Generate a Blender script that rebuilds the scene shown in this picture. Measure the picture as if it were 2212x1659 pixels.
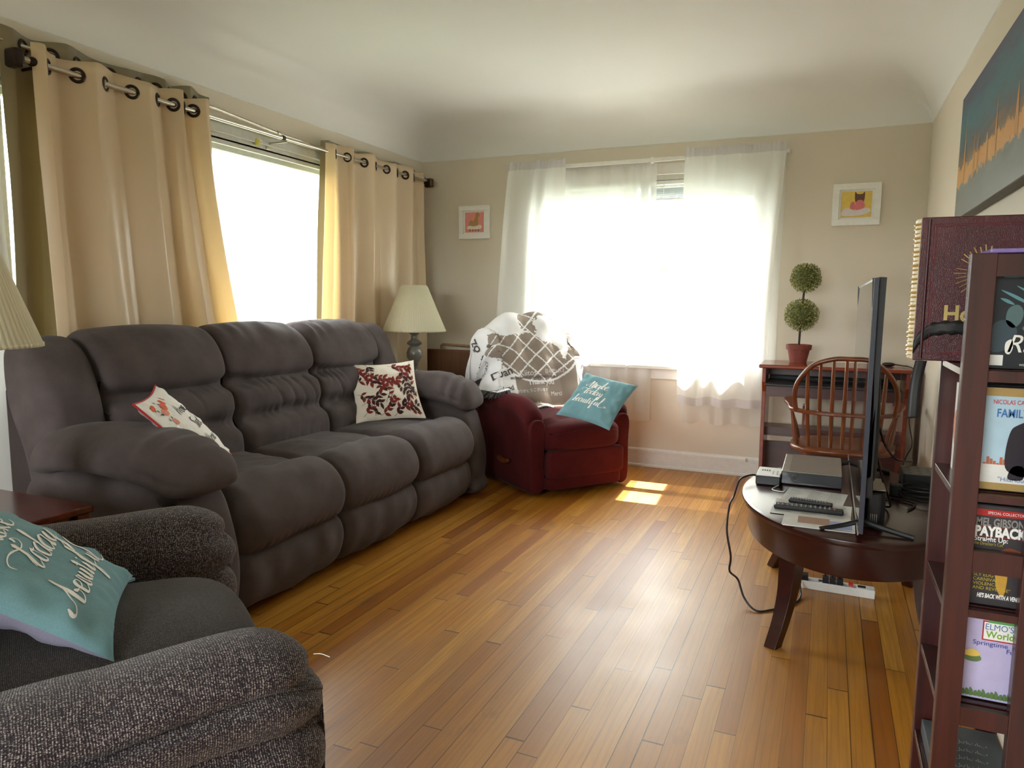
import bpy, bmesh, math, random
from mathutils import Vector, Matrix, noise
random.seed(7)
PI = math.pi
SC = bpy.context.scene
COL = SC.collection
for o in list(bpy.data.objects): bpy.data.objects.remove(o)

# ------------------------------------------------------------------ camera
cd = bpy.data.cameras.new('camera'); cam = bpy.data.objects.new('camera', cd); COL.objects.link(cam)
cd.sensor_width = 36; cd.lens = 25.43; cd.clip_start = .05
yaw, pitch, roll = 0.41037, 0.11401, 0.008786
fw = Vector((-math.sin(yaw)*math.cos(pitch), math.cos(yaw)*math.cos(pitch), -math.sin(pitch)))
rt = Vector((math.cos(yaw), math.sin(yaw), 0)); up = rt.cross(fw)
r2 = rt*math.cos(roll)+up*math.sin(roll); u2 = up*math.cos(roll)-rt*math.sin(roll)
cam.matrix_world = Matrix(((r2.x, u2.x, -fw.x, 0), (r2.y, u2.y, -fw.y, 0), (r2.z, u2.z, -fw.z, 1.2), (0, 0, 0, 1)))
SC.camera = cam
# ------------------------------------------------------------------ light
SC.view_settings.view_transform = 'Standard'; SC.view_settings.look = 'None'
SC.view_settings.gamma = 1; SC.view_settings.use_curve_mapping = False
SC.view_settings.exposure = 2.08
W = bpy.data.worlds.new('daylight'); SC.world = W; W.use_nodes = True
wn = W.node_tree.nodes; wl = W.node_tree.links
bg = wn['Background']; bg.inputs['Strength'].default_value = 4.6
tc = wn.new('ShaderNodeTexCoord'); sp = wn.new('ShaderNodeSeparateXYZ'); cr = wn.new('ShaderNodeValToRGB')
wl.new(tc.outputs['Generated'], sp.inputs[0]); wl.new(sp.outputs[2], cr.inputs[0]); wl.new(cr.outputs[0], bg.inputs[0])
cr.color_ramp.elements[0].position = 0.0; cr.color_ramp.elements[0].color = (.15, .18, .13, 1)
cr.color_ramp.elements[1].position = .06; cr.color_ramp.elements[1].color = (.94, 1, 1, 1)
sd = bpy.data.lights.new('sun', 'SUN'); sun = bpy.data.objects.new('sun', sd); COL.objects.link(sun)
sd.energy = 22; sd.angle = .008; sd.color = (1, .93, .8)
sun.rotation_euler = Vector((.07, -1, -1.8)).to_track_quat('-Z', 'Y').to_euler(); sun.location = (-1, 9, 8)
def portal(loc, sx, sy, d):
    l = bpy.data.lights.new('window_daylight', 'AREA'); l.shape = 'RECTANGLE'; l.size = sx; l.size_y = sy
    l.cycles.is_portal = True
    o = bpy.data.objects.new('window_daylight', l); COL.objects.link(o); o.location = loc
    o.rotation_euler = Vector(d).to_track_quat('-Z', 'Z').to_euler()
# windows: left wall, far wall, and an unseen one added behind the camera for light
WL = (1.89, 4.62, .84, 2.09)     # y0 y1 z0 z1
WF = (-2.06, -.44, .75, 2.09)    # x0 x1 z0 z1
WN = (-2.6, -.2, .8, 2.15)  # unseen opening in the near wall, added to brighten the foreground
XL, XR, YF, YN, ZC = -3.07, .52, 5.2, -2.0, 2.30
portal((XL-.2, (WL[0]+WL[1])/2, (WL[2]+WL[3])/2), WL[3]-WL[2], WL[1]-WL[0], (1, 0, 0))
portal(((WF[0]+WF[1])/2, YF+.2, (WF[2]+WF[3])/2), WF[1]-WF[0], WF[3]-WF[2], (0, -1, 0))
portal(((WN[0]+WN[1])/2, YN-.2, (WN[2]+WN[3])/2), WN[1]-WN[0], WN[3]-WN[2], (0, 1, 0))  # daylight through the added opening

# ------------------------------------------------------------------ materials
def rgb(r, g, b):  # sRGB 0-255 -> linear
    return tuple((c/255/12.92 if c/255 <= .04045 else ((c/255+.055)/1.055)**2.4) for c in (r, g, b))+(1,)
class NM:
    def __init__(s, name):
        s.m = bpy.data.materials.new(name); s.m.use_nodes = True
        s.n = s.m.node_tree.nodes; s.l = s.m.node_tree.links
        s.b = s.n['Principled BSDF']; s.out = s.n['Material Output']
    def node(s, t, **k):
        o = s.n.new('ShaderNode'+t)
        for a, v in k.items(): setattr(o, a, v)
        return o
    def link(s, a, b): s.l.new(a, b)
    def coord(s, scale=(1, 1, 1), rot=(0, 0, 0), kind='Object'):
        t = s.node('TexCoord'); m = s.node('Mapping'); s.link(t.outputs[kind], m.inputs[0])
        m.inputs['Scale'].default_value = scale; m.inputs['Rotation'].default_value = rot
        return m.outputs[0]
    def noise(s, vec, scale, detail=4, rough=.6):
        t = s.node('TexNoise'); s.link(vec, t.inputs['Vector']); t.inputs['Scale'].default_value = scale
        t.inputs['Detail'].default_value = detail; t.inputs['Roughness'].default_value = rough
        return t.outputs['Fac']
    def ramp(s, fac, *st):
        r = s.node('ValToRGB'); s.link(fac, r.inputs[0]); e = r.color_ramp.elements
        while len(e) < len(st): e.new(.5)
        for i, (p, c) in enumerate(st):
            e[i].position = p; e[i].color = c if len(c) == 4 else tuple(c)+(1,)
        return r.outputs[0]
    def math(s, op, a, b=0, c=0):
        m = s.node('Math', operation=op)
        for i, v in enumerate((a, b, c)):
            if hasattr(v, 'links'): s.link(v, m.inputs[i])
            else: m.inputs[i].default_value = v
        return m.outputs[0]
    def mix(s, f, a, b, mode='MIX'):
        m = s.node('MixRGB', blend_type=mode)
        for i, v in enumerate((f, a, b)):
            if hasattr(v, 'links'): s.link(v, m.inputs[i])
            else: m.inputs[i].default_value = v
        return m.outputs[0]
    def bump(s, h, strength=.3, dist=.002):
        b = s.node('Bump'); s.link(h, b.inputs['Height']); b.inputs['Strength'].default_value = strength
        b.inputs['Distance'].default_value = dist; s.link(b.outputs[0], s.b.inputs['Normal']); return b
    def set(s, **k):
        for a, v in k.items():
            i = s.b.inputs[a.replace('_', ' ')]
            if hasattr(v, 'links'): s.link(v, i)
            else: i.default_value = v
        return s
def plain(name, c, rough=.6, metal=0, var=.06, scale=30, bump=0, spec=.5, **k):
    s = NM(name); v = s.coord(); f = s.noise(v, scale)
    d = tuple(x*(1-var*2) for x in c[:3])+(1,); l = tuple(min(1, x*(1+var*2)) for x in c[:3])+(1,)
    s.set(Base_Color=s.ramp(f, (.3, d), (.7, l)), Roughness=rough, Metallic=metal, **k)
    s.b.inputs['Specular IOR Level'].default_value = spec
    if bump: s.bump(f, bump)
    return s.m
def cloth(name, c1, c2, scale=400, blot=6, sheen=.3, rough=.95, bump=.25, spec=.15):
    s = NM(name); v = s.coord()
    a = s.noise(v, blot, 3); f = s.noise(v, scale, 2)
    col = s.mix(s.math('MULTIPLY', f, .55), s.ramp(a, (.35, c1), (.65, c2)), tuple(min(1, x*1.7) for x in c2[:3])+(1,))
    s.set(Base_Color=col, Roughness=rough); s.b.inputs['Sheen Weight'].default_value = sheen
    s.b.inputs['Sheen Roughness'].default_value = .4; s.b.inputs['Specular IOR Level'].default_value = spec
    s.bump(f, bump, .001); return s.m
def wood(name, c1, c2, rough=.25, axis=0, scale=1, coat=.3):
    s = NM(name); sc = [22, 22, 22]; sc[axis] = 1.6
    v = s.coord(tuple(x*scale for x in sc)); f = s.noise(v, 1.6, 6, .65)
    s.set(Base_Color=s.ramp(f, (.3, c1), (.7, c2)), Roughness=rough, Coat_Weight=coat, Coat_Roughness=.15)
    s.bump(f, .05); return s.m
def sheer(name, c, transp, transl, rough=.9, lines=True, warm=None):
    s = NM(name); d = s.node('BsdfDiffuse'); t = s.node('BsdfTranslucent'); tr = s.node('BsdfTransparent')
    v = s.coord((1, 1, 1)); f = s.noise(s.coord((40, 40, 400)), 1.0, 2)
    col = s.mix(s.math('MULTIPLY', f, .25), c, tuple(x*.8 for x in c[:3])+(1,))
    s.link(col, d.inputs[0]); t.inputs[0].default_value = warm or c
    m1 = s.node('MixShader'); m1.inputs[0].default_value = transl; s.link(d.outputs[0], m1.inputs[1]); s.link(t.outputs[0], m1.inputs[2])
    m2 = s.node('MixShader'); m2.inputs[0].default_value = transp; s.link(m1.outputs[0], m2.inputs[1]); s.link(tr.outputs[0], m2.inputs[2])
    s.link(m2.outputs[0], s.out.inputs[0]); return s.m
def satin(name, c, warm, transl, gloss=.25):
    s = NM(name); p = s.b; t = s.node('BsdfTranslucent')
    f = s.noise(s.coord((60, 60, 900)), 1.0, 2); g = s.noise(s.coord((8, 8, 3)), 1.0, 3)
    col = s.mix(s.math('MULTIPLY', f, .3), c, tuple(x*.82 for x in c[:3])+(1,))
    col = s.mix(s.math('MULTIPLY', g, .25), col, warm)
    s.set(Base_Color=col, Roughness=.30); p.inputs['Specular IOR Level'].default_value = gloss*3.2
    p.inputs['Sheen Weight'].default_value = .25
    s.bump(f, .12, .001)
    t.inputs[0].default_value = warm
    m = s.node('MixShader'); m.inputs[0].default_value = transl; s.link(p.outputs[0], m.inputs[1]); s.link(t.outputs[0], m.inputs[2])
    s.link(m.outputs[0], s.out.inputs[0]); return s.m
def glassy(name):
    s = NM(name); tr = s.node('BsdfTransparent'); g = s.node('BsdfGlossy'); g.inputs['Roughness'].default_value = .02
    fr = s.node('Fresnel'); fr.inputs[0].default_value = 1.3; m = s.node('MixShader')
    s.link(s.math('MULTIPLY', fr.outputs[0], .5), m.inputs[0]); s.link(tr.outputs[0], m.inputs[1]); s.link(g.outputs[0], m.inputs[2])
    s.link(m.outputs[0], s.out.inputs[0]); return s.m
def floor_mat():
    s = NM('oak_floorboards'); v = s.coord(kind='Object'); x = s.node('SeparateXYZ'); s.link(v, x.inputs[0])
    w = .0585; ix = s.math('DIVIDE', x.outputs[0], w); col = s.math('FLOOR', ix); fx = s.math('FRACT', ix)
    wn = s.node('TexWhiteNoise', noise_dimensions='1D'); s.link(col, wn.inputs['W'])
    oy = s.math('ADD', s.math('DIVIDE', x.outputs[1], s.math('ADD', .9, s.math('MULTIPLY', wn.outputs[0], .9))), s.math('MULTIPLY', wn.outputs[0], 31.7))
    row = s.math('FLOOR', oy); fy = s.math('FRACT', oy)
    cb = s.node('CombineXYZ'); s.link(col, cb.inputs[0]); s.link(row, cb.inputs[1])
    w2 = s.node('TexWhiteNoise', noise_dimensions='2D'); s.link(cb.outputs[0], w2.inputs['Vector'])
    base = s.ramp(w2.outputs[0], (0, rgb(158, 92, 20)), (.12, rgb(184, 120, 32)), (.5, rgb(198, 136, 42)), (.85, rgb(210, 150, 58)), (1, rgb(168, 100, 24)))
    # grain: shifted per board, stretched along it
    sh = s.node('VectorMath', operation='ADD'); s.link(v, sh.inputs[0])
    sc = s.node('VectorMath', operation='SCALE'); s.link(w2.outputs['Color'], sc.inputs[0]); sc.inputs['Scale'].default_value = 13
    s.link(sc.outputs[0], sh.inputs[1])
    mp = s.node('Mapping'); mp.inputs['Scale'].default_value = (38, 2.2, 1); s.link(sh.outputs[0], mp.inputs[0])
    g = s.noise(mp.outputs[0], 1.0, 7, .7)
    wv = s.node('TexWave', wave_type='BANDS', bands_direction='X'); mp2 = s.node('Mapping'); mp2.inputs['Scale'].default_value = (14, 1.1, 1)
    s.link(sh.outputs[0], mp2.inputs[0]); s.link(mp2.outputs[0], wv.inputs[0]); wv.inputs['Scale'].default_value = 1.2
    wv.inputs['Distortion'].default_value = 9; wv.inputs['Detail'].default_value = 2
    c = s.mix(s.math('MULTIPLY', s.ramp(g, (.42, (1, 1, 1)), (.62, (0, 0, 0))), .34), base, rgb(110, 62, 22), 'MIX')
    c = s.mix(s.math('MULTIPLY', s.ramp(wv.outputs[0], (0, (1, 1, 1)), (.25, (0, 0, 0))), .22), c, rgb(104, 58, 22))
    # foot-worn, greyed lane down the middle, with sky reflection put into the colour
    wx = s.math('ABSOLUTE', s.math('DIVIDE', s.math('SUBTRACT', x.outputs[0], -.52), .75)); wy = s.math('ABSOLUTE', s.math('DIVIDE', s.math('SUBTRACT', x.outputs[1], 2.2), 1.7))
    wear = s.math('SUBTRACT', 1.15, s.math('SQRT', s.math('ADD', s.math('MULTIPLY', wx, wx), s.math('MULTIPLY', wy, wy))))
    n2 = s.noise(v, 3.2, 5, .7)
    wear_sheen_f = s.math('MULTIPLY', s.ramp(s.math('ADD', wear, s.math('MULTIPLY', s.math('SUBTRACT', n2, .5), 1.4)), (0, (0, 0, 0)), (.9, (1, 1, 1))), .36)
    c = s.mix(wear_sheen_f, c, s.mix(s.math('MULTIPLY', g, .9), rgb(196, 158, 118), rgb(122, 98, 76)))
    n3 = s.noise(s.coord((2.4, .9, 1)), 2.1, 5, .7)
    c = s.mix(s.math('MULTIPLY', s.ramp(n3, (.62, (0, 0, 0)), (.72, (1, 1, 1))), .35), c, rgb(88, 74, 56))
    ex = s.math('MINIMUM', fx, s.math('SUBTRACT', 1, fx)); ey = s.math('MINIMUM', fy, s.math('SUBTRACT', 1, fy))
    gx = s.math('LESS_THAN', ex, s.math('ADD', .007, s.math('MULTIPLY', s.math('POWER', wn.outputs[0], 3), .045))); gy = s.math('LESS_THAN', ey, .0022)
    gap = s.math('MAXIMUM', gx, gy)
    c = s.mix(s.math('MULTIPLY', gap, .78), c, rgb(48, 26, 12))
    rg = s.math('ADD', .30, s.math('MULTIPLY', n2, .2))
    s.set(Base_Color=c, Roughness=rg, Coat_Weight=.12, Coat_Roughness=.25)
    s.b.inputs['Specular IOR Level'].default_value = .55
    h = s.math('SUBTRACT', s.math('MULTIPLY', g, .35), gap)
    s.bump(h, .25, .0015); return s.m
def tweed(name, k, ang, period, lo, hi, speck):
    s = NM(name); v = s.coord(rot=(0, 0, ang)); x = s.node('SeparateXYZ'); s.link(v, x.inputs[0])
    wob = s.math('MULTIPLY', s.math('SUBTRACT', s.noise(v, 9, 2), .5), .02)
    ax = s.math('ADD', x.outputs[0], wob)
    rib = s.math('SINE', s.math('MULTIPLY', ax, 2*PI/period))
    mp = s.node('Mapping'); mp.inputs['Scale'].default_value = (1.6/period, 560, 560); s.link(v, mp.inputs[0])
    vo = s.node('TexVoronoi'); s.link(mp.outputs[0], vo.inputs['Vector']); vo.inputs['Scale'].default_value = 1.0; vo.inputs['Randomness'].default_value = .75
    sx = s.node('SeparateXYZ'); s.link(vo.outputs['Color'], sx.inputs[0])
    n = s.math('SUBTRACT', s.math('ADD', s.math('MULTIPLY', sx.outputs[0], .62), .34), s.math('MULTIPLY', vo.outputs['Distance'], .55))
    n2 = s.noise(v, 7, 3)
    f = s.math('ADD', s.math('MULTIPLY', rib, .17), s.math('ADD', s.math('MULTIPLY', n, .95), .0))
    c = s.ramp(f, (.3, lo), (.55, hi), (.82, speck))
    c = s.mix(s.math('MULTIPLY', n2, .35), c, lo)
    s.set(Base_Color=c, Roughness=.95); s.b.inputs['Specular IOR Level'].default_value = .1; s.b.inputs['Sheen Weight'].default_value = .15
    s.bump(f, .8, .0015); return s.m

M = {}
M['floor'] = floor_mat()
def wallm(name, c):
    s = NM(name); v = s.coord(); f = s.noise(v, 160, 3); g = s.noise(v, 1.2, 2)
    s.set(Base_Color=s.ramp(g, (.3, c), (.7, tuple(x*.96 for x in c[:3])+(1,))), Roughness=.75)
    s.b.inputs['Specular IOR Level'].default_value = .25; s.bump(f, .12, .0015); return s.m
M['wall'] = wallm('greige_wall_paint', rgb(222, 212, 196))
M['ceil'] = wallm('ceiling_white_paint', rgb(233, 233, 231))
M['trim'] = plain('white_trim_paint', rgb(232, 228, 222), .4, var=.02)
M['white'] = plain('white_lacquer', rgb(240, 239, 235), .4, var=.02)
M['winframe'] = plain('window_frame_paint', rgb(205, 205, 196), .5, var=.03)
M['glass'] = glassy('window_glass')
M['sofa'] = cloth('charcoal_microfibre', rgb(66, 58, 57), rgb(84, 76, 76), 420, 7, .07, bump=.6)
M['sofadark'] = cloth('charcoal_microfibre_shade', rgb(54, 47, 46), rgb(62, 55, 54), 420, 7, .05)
ANG = math.radians(57)
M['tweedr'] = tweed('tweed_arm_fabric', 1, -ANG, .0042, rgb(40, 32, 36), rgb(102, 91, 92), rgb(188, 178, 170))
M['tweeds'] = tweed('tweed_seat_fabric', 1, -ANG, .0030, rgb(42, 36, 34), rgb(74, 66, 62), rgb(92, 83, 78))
M['red'] = cloth('burgundy_velour', rgb(60, 16, 18), rgb(76, 23, 25), 420, 8, .06, bump=.6)
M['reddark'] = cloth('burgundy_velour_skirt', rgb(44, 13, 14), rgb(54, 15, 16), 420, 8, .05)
M['cherry'] = wood('cherry_veneer', rgb(78, 24, 11), rgb(108, 38, 18), .18, 0)
M['mahog'] = wood('mahogany_stain', rgb(36, 11, 9), rgb(56, 18, 14), .27, 0, coat=.12)
M['mahogz'] = wood('mahogany_stain_upright', rgb(44, 14, 12), rgb(74, 28, 25), .35, 2)
M['deskw'] = wood('orange_cherry_laminate', rgb(112, 42, 25), rgb(142, 58, 34), .22, 0)
M['deskdark'] = wood('dark_laminate', rgb(70, 32, 30), rgb(88, 44, 40), .35, 0)
M['oakchair'] = wood('amber_oak_varnish', rgb(84, 38, 16), rgb(124, 62, 26), .28, 2)
M['panel'] = wood('walnut_panel', rgb(100, 68, 46), rgb(122, 84, 58), .5, 2, coat=0)
M['tanrail'] = plain('tan_rail', rgb(150, 120, 82), .5)
M['black'] = plain('black_plastic', rgb(20, 20, 23), .4, var=.1)
M['blackgl'] = NM('gloss_black_screen').set(Base_Color=rgb(10, 10, 13), Roughness=.04).m
M['bezel'] = plain('dark_bezel', rgb(54, 58, 72), .35, var=.03)
M['rubber'] = plain('black_rubber', rgb(14, 13, 14), .55)
M['cord'] = plain('brown_black_cord', rgb(38, 24, 20), .45)
M['silver'] = plain('brushed_silver', rgb(168, 164, 158), .3, .8, .04)
M['nickel'] = plain('brushed_nickel_rod', rgb(190, 184, 172), .22, .95, .03)
M['bronze'] = plain('bronze_rod', rgb(96, 78, 62), .3, .9, .05)
M['darkbr'] = plain('dark_bronze', rgb(46, 34, 30), .35, .6, .08)
M['pewter'] = plain('pewter_grey', rgb(138, 138, 132), .3, .3, .08)
M['cream'] = satin('cream_satin', rgb(246, 232, 210), rgb(250, 228, 180), .48)
M['olive'] = satin('olive_taupe_satin', rgb(146, 134, 106), rgb(168, 156, 118), .2, .15)
M['sheer'] = sheer('white_sheer', rgb(246, 246, 243), .10, .5)
M['sheer2'] = sheer('thin_white_sheer', rgb(246, 246, 244), .34, .55)
M['hem'] = sheer('sheer_hem', rgb(225, 222, 224), .08, .35)
def shade_mat():
    s = NM('pleated_cream_shade'); d = s.b; t = s.node('BsdfTranslucent'); t.inputs[0].default_value = rgb(238, 232, 205)
    s.set(Base_Color=rgb(232, 226, 200), Roughness=.8); m = s.node('MixShader'); m.inputs[0].default_value = .35
    s.link(s.b.outputs[0], m.inputs[1]); s.link(t.outputs[0], m.inputs[2]); s.link(m.outputs[0], s.out.inputs[0]); return s.m
M['shade'] = shade_mat()
M['blue'] = cloth('teal_blue_linen', rgb(98, 134, 142), rgb(110, 146, 152), 350, 5, .1, .9, .3)
M['lav'] = cloth('grey_lilac_linen', rgb(122, 118, 136), rgb(134, 130, 148), 350, 5, .1)
M['ink'] = plain('white_print', rgb(236, 234, 228), .7, var=.02)
M['inkblk'] = plain('black_print', rgb(40, 38, 42), .7, var=.02)
M['canvas'] = cloth('cream_canvas', rgb(226, 212, 190), rgb(236, 224, 204), 400, 5, .05)
M['canvasw'] = cloth('white_canvas', rgb(232, 228, 220), rgb(240, 238, 232), 400, 5, .05)
M['leafr'] = plain('rust_red_print', rgb(122, 34, 28), .8)
M['leafd'] = plain('dark_maroon_print', rgb(58, 20, 20), .8)
M['piping'] = plain('red_piping', rgb(178, 28, 36), .7)
M['orange'] = plain('orange_print', rgb(226, 96, 60), .8, var=.15, scale=80)
M['pinkp'] = plain('pink_print', rgb(232, 150, 130), .8, var=.1)
M['slate'] = plain('slate_print', rgb(96, 104, 112), .8)
M['blw'] = cloth('throw_white_cotton', rgb(214, 212, 212), rgb(226, 224, 224), 300, 6, .1)
M['blt'] = cloth('throw_taupe_cotton', rgb(124, 112, 102), rgb(136, 124, 114), 300, 6, .1)
M['bld'] = plain('throw_dark_print', rgb(88, 78, 76), .9)
M['fringe'] = plain('throw_fringe', rgb(96, 90, 94), .95, var=.25, scale=60)
M['terra'] = plain('terracotta', rgb(122, 58, 46), .75, var=.1, scale=20)
M['leafg'] = plain('boxwood_green', rgb(150, 152, 84), .7, var=.25, scale=60)
M['leafg2'] = plain('boxwood_dark', rgb(88, 94, 46), .8, var=.2, scale=60)
M['twig'] = plain('dark_twig', rgb(58, 42, 40), .8)
def leather():
    s = NM('burgundy_leather'); v = s.coord(); vo = s.node('TexVoronoi', feature='DISTANCE_TO_EDGE'); s.link(v, vo.inputs['Vector']); vo.inputs['Scale'].default_value = 420
    s.set(Base_Color=s.ramp(s.noise(v, 12), (.3, rgb(62, 15, 24)), (.7, rgb(82, 22, 32))), Roughness=.33); s.bump(vo.outputs[0], .5, .001); return s.m
M['leather'] = leather()
M['gold'] = plain('gilt_foil', rgb(222, 196, 130), .3, .7, .05)
M['pages'] = plain('cream_gilt_spine', rgb(222, 208, 176), .5, .1, .08)
M['ribbon'] = plain('black_ribbon', rgb(24, 24, 26), .5)
M['lilac'] = plain('lilac_plastic', rgb(140, 120, 190), .35)
M['paper'] = plain('printed_paper', rgb(206, 204, 198), .35, var=.05, scale=25)
M['greyink'] = plain('grey_text', rgb(120, 118, 116), .7)
M['brass'] = plain('worn_brass', rgb(160, 110, 40), .35, .6)
def C_(n, r, g, b, rough=.4): 
    if n not in M: M[n] = plain(n, rgb(r, g, b), rough, var=.03)
    return M[n]
# ------------------------------------------------------------------ mesh tools
XF = Matrix.Identity(4)
class MB:
    def __init__(s): s.v = []; s.f = []; s.mi = []; s.cur = 0
    def add(s, vs, fs, m=None):
        b = len(s.v); s.v += [Vector(p) for p in vs]; s.f += [[b+i for i in f] for f in fs]; s.mi += [s.cur if m is None else m]*len(fs); return s
    def box(s, x0, x1, y0, y1, z0, z1, rz=0, c=None):
        vs = [(x, y, z) for x in (x0, x1) for y in (y0, y1) for z in (z0, z1)]
        if rz:
            cx, cy = c or ((x0+x1)/2, (y0+y1)/2); R = Matrix.Rotation(rz, 3, 'Z')
            vs = [R @ Vector((x-cx, y-cy, z))+Vector((cx, cy, 0)) for x, y, z in vs]
        return s.add(vs, [(0, 1, 3, 2), (4, 6, 7, 5), (0, 4, 5, 1), (2, 3, 7, 6), (0, 2, 6, 4), (1, 5, 7, 3)])
    def grid(s, nu, nv, fn, cu=False, cv=False, mfn=None, flip=False):
        vs = [fn(i/(nu if cu else nu-1), j/(nv if cv else nv-1)) for i in range(nu) for j in range(nv)]
        fs = []; ms = []
        for i in range(nu if cu else nu-1):
            for j in range(nv if cv else nv-1):
                a, b, c, d = i*nv+j, ((i+1) % nu)*nv+j, ((i+1) % nu)*nv+(j+1) % nv, i*nv+(j+1) % nv
                fs.append((a, d, c, b) if flip else (a, b, c, d))
                ms.append(mfn((i+.5)/nu, (j+.5)/nv) if mfn else s.cur)
        b = len(s.v); s.v += [Vector(p) for p in vs]; s.f += [[b+i for i in f] for f in fs]; s.mi += ms; return s
    def tube(s, pts, r, n=10, smooth=0, cap=True, close=False):
        if smooth: pts = catmull(pts, smooth, close)
        pts = [Vector(p) for p in pts]; m = len(pts); rr = r if callable(r) else (lambda t: r)
        vs = []; nrm = None
        for i, p in enumerate(pts):
            t = (pts[(i+1) % m]-pts[i-1]) if (close or 0 < i < m-1) else (pts[1]-pts[0] if i == 0 else pts[-1]-pts[-2])
            t = t.normalized() if t.length > 1e-9 else Vector((0, 0, 1))
            if nrm is None: nrm = t.orthogonal().normalized()
            nrm = (nrm-t*nrm.dot(t)); nrm = nrm.normalized() if nrm.length > 1e-6 else t.orthogonal().normalized()
            bn = t.cross(nrm); R = rr(i/max(1, m-1))
            vs += [p+nrm*R*math.cos(2*PI*k/n)+bn*R*math.sin(2*PI*k/n) for k in range(n)]
        fs = [(i*n+k, i*n+(k+1) % n, ((i+1) % m)*n+(k+1) % n, ((i+1) % m)*n+k) for i in range(m if close else m-1) for k in range(n)]
        if cap and not close: fs += [tuple(range(n))[::-1], tuple((m-1)*n+k for k in range(n))]
        return s.add(vs, fs)
    def lathe(s, prof, c=(0, 0, 0), n=32, mod=None):
        vs = []
        for r, z in prof:
            for k in range(n):
                a = 2*PI*k/n; R = r*(mod(a) if mod else 1); vs.append((c[0]+R*math.cos(a), c[1]+R*math.sin(a), c[2]+z))
        m = len(prof); fs = [(i*n+k, i*n+(k+1) % n, (i+1)*n+(k+1) % n, (i+1)*n+k) for i in range(m-1) for k in range(n)]
        return s.add(vs, fs)
    def prism(s, poly, fn, t0, t1):
        n = len(poly); vs = [fn(a, b, t0) for a, b in poly]+[fn(a, b, t1) for a, b in poly]
        return s.add(vs, [tuple(range(n))[::-1], tuple(range(n, 2*n))]+[(i, (i+1) % n, n+(i+1) % n, n+i) for i in range(n)])
    def soft(s, c, h, p=4, n=14, fn=None):
        c = Vector(c); out = []; fs = []
        for ax in range(3):
            for sg in (-1, 1):
                b = len(out)
                for i in range(n+1):
                    for j in range(n+1):
                        u, v = 2*i/n-1, 2*j/n-1; q = [0, 0, 0]; q[ax] = sg; q[(ax+1) % 3] = math.tan(u*PI/4); q[(ax+2) % 3] = math.tan(v*PI/4)
                        L = sum(abs(t)**p for t in q)**(1/p); d = Vector([q[k]/L*h[k] for k in range(3)])
                        d2 = c+d
                        if fn: d2 = Vector(fn(d2))
                        out.append(d2)
                for i in range(n):
                    for j in range(n):
                        f = (b+i*(n+1)+j, b+(i+1)*(n+1)+j, b+(i+1)*(n+1)+j+1, b+i*(n+1)+j+1)
                        fs.append(f if sg > 0 else f[::-1])
        return s.add(out, fs)
    def loft(s, prof, t0, t1, place, n=26, rr=.05, N=56, crown=0, disp=None, sm=True, sc=False):
        P = catmull([(a, b, 0) for a, b in prof], max(2, N//len(prof)), True) if sm else [Vector((a, b, 0)) for a, b in prof]
        N = len(P); nr = []
        area = sum(P[i].x*P[(i+1) % N].y-P[(i+1) % N].x*P[i].y for i in range(N))
        for i in range(N):
            t = P[(i+1) % N]-P[i-1]; q = Vector((t.y, -t.x, 0)); q = q.normalized() if q.length > 1e-9 else Vector((1, 0, 0)); nr.append(q if area > 0 else -q)
        ts = []
        rr = min(rr, (t1-t0)/2)
        k = 8
        for i in range(k): ts.append(t0+rr*(1-math.cos(PI/2*i/k)))
        for i in range(n+1): ts.append(t0+rr+(t1-t0-2*rr)*i/n)
        for i in range(k-1, -1, -1): ts.append(t1-rr*(1-math.cos(PI/2*i/k)))
        vs = []; tm = (t0+t1)/2; hh = (t1-t0)/2
        xs = [p.x for p in P]; zs = [p.y for p in P]; cx0 = (min(xs)+max(xs))/2; cz0 = (min(zs)+max(zs))/2; hx = (max(xs)-min(xs))/2*1.02; hz = (max(zs)-min(zs))/2*1.02
        for t in ts:
            d = min(t-t0, t1-t); x = min(d/rr, 1) if rr > 0 else 1
            ins = rr*(1-math.sqrt(max(0, 1-(1-x)**2)))
            for i in range(N):
                o = -ins+crown*(1-((t-tm)/hh)**2)
                if disp: o += disp(P[i].x, t, P[i].y)*min(1, x+.2)
                if sc:
                    if disp: o += ins
                    q = P[i]+nr[i]*(o if disp else 0); q = Vector((cx0+(q.x-cx0)*(1-ins/hx), cz0+(q.y-cz0)*(1-ins/hz), 0))
                else: q = P[i]+nr[i]*o
                vs.append(place(q.x, t, q.y))
        m = len(ts); fs = [(i*N+j, i*N+(j+1) % N, (i+1)*N+(j+1) % N, (i+1)*N+j) for i in range(m-1) for j in range(N)]
        cx = sum(p.x for p in P)/N; cy = sum(p.y for p in P)/N
        vs += [place(cx, t0, cy), place(cx, t1, cy)]; a = m*N
        fs += [(a, (j+1) % N, j) for j in range(N)]+[(a+1, (m-1)*N+j, (m-1)*N+(j+1) % N) for j in range(N)]
        return s.add(vs, fs)
def catmull(pts, k, close=False):
    P = [Vector(p) for p in pts]; n = len(P); out = []
    for i in range(n if close else n-1):
        a, b, c, d = (P[(i-1) % n], P[i], P[(i+1) % n], P[(i+2) % n]) if close else (P[max(i-1, 0)], P[i], P[i+1], P[min(i+2, n-1)])
        for j in range(k):
            t = j/k; out.append(.5*((2*b)+(c-a)*t+(2*a-5*b+4*c-d)*t*t+(3*b-a-3*c+d)*t**3))
    if not close: out.append(P[-1])
    return out
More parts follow.
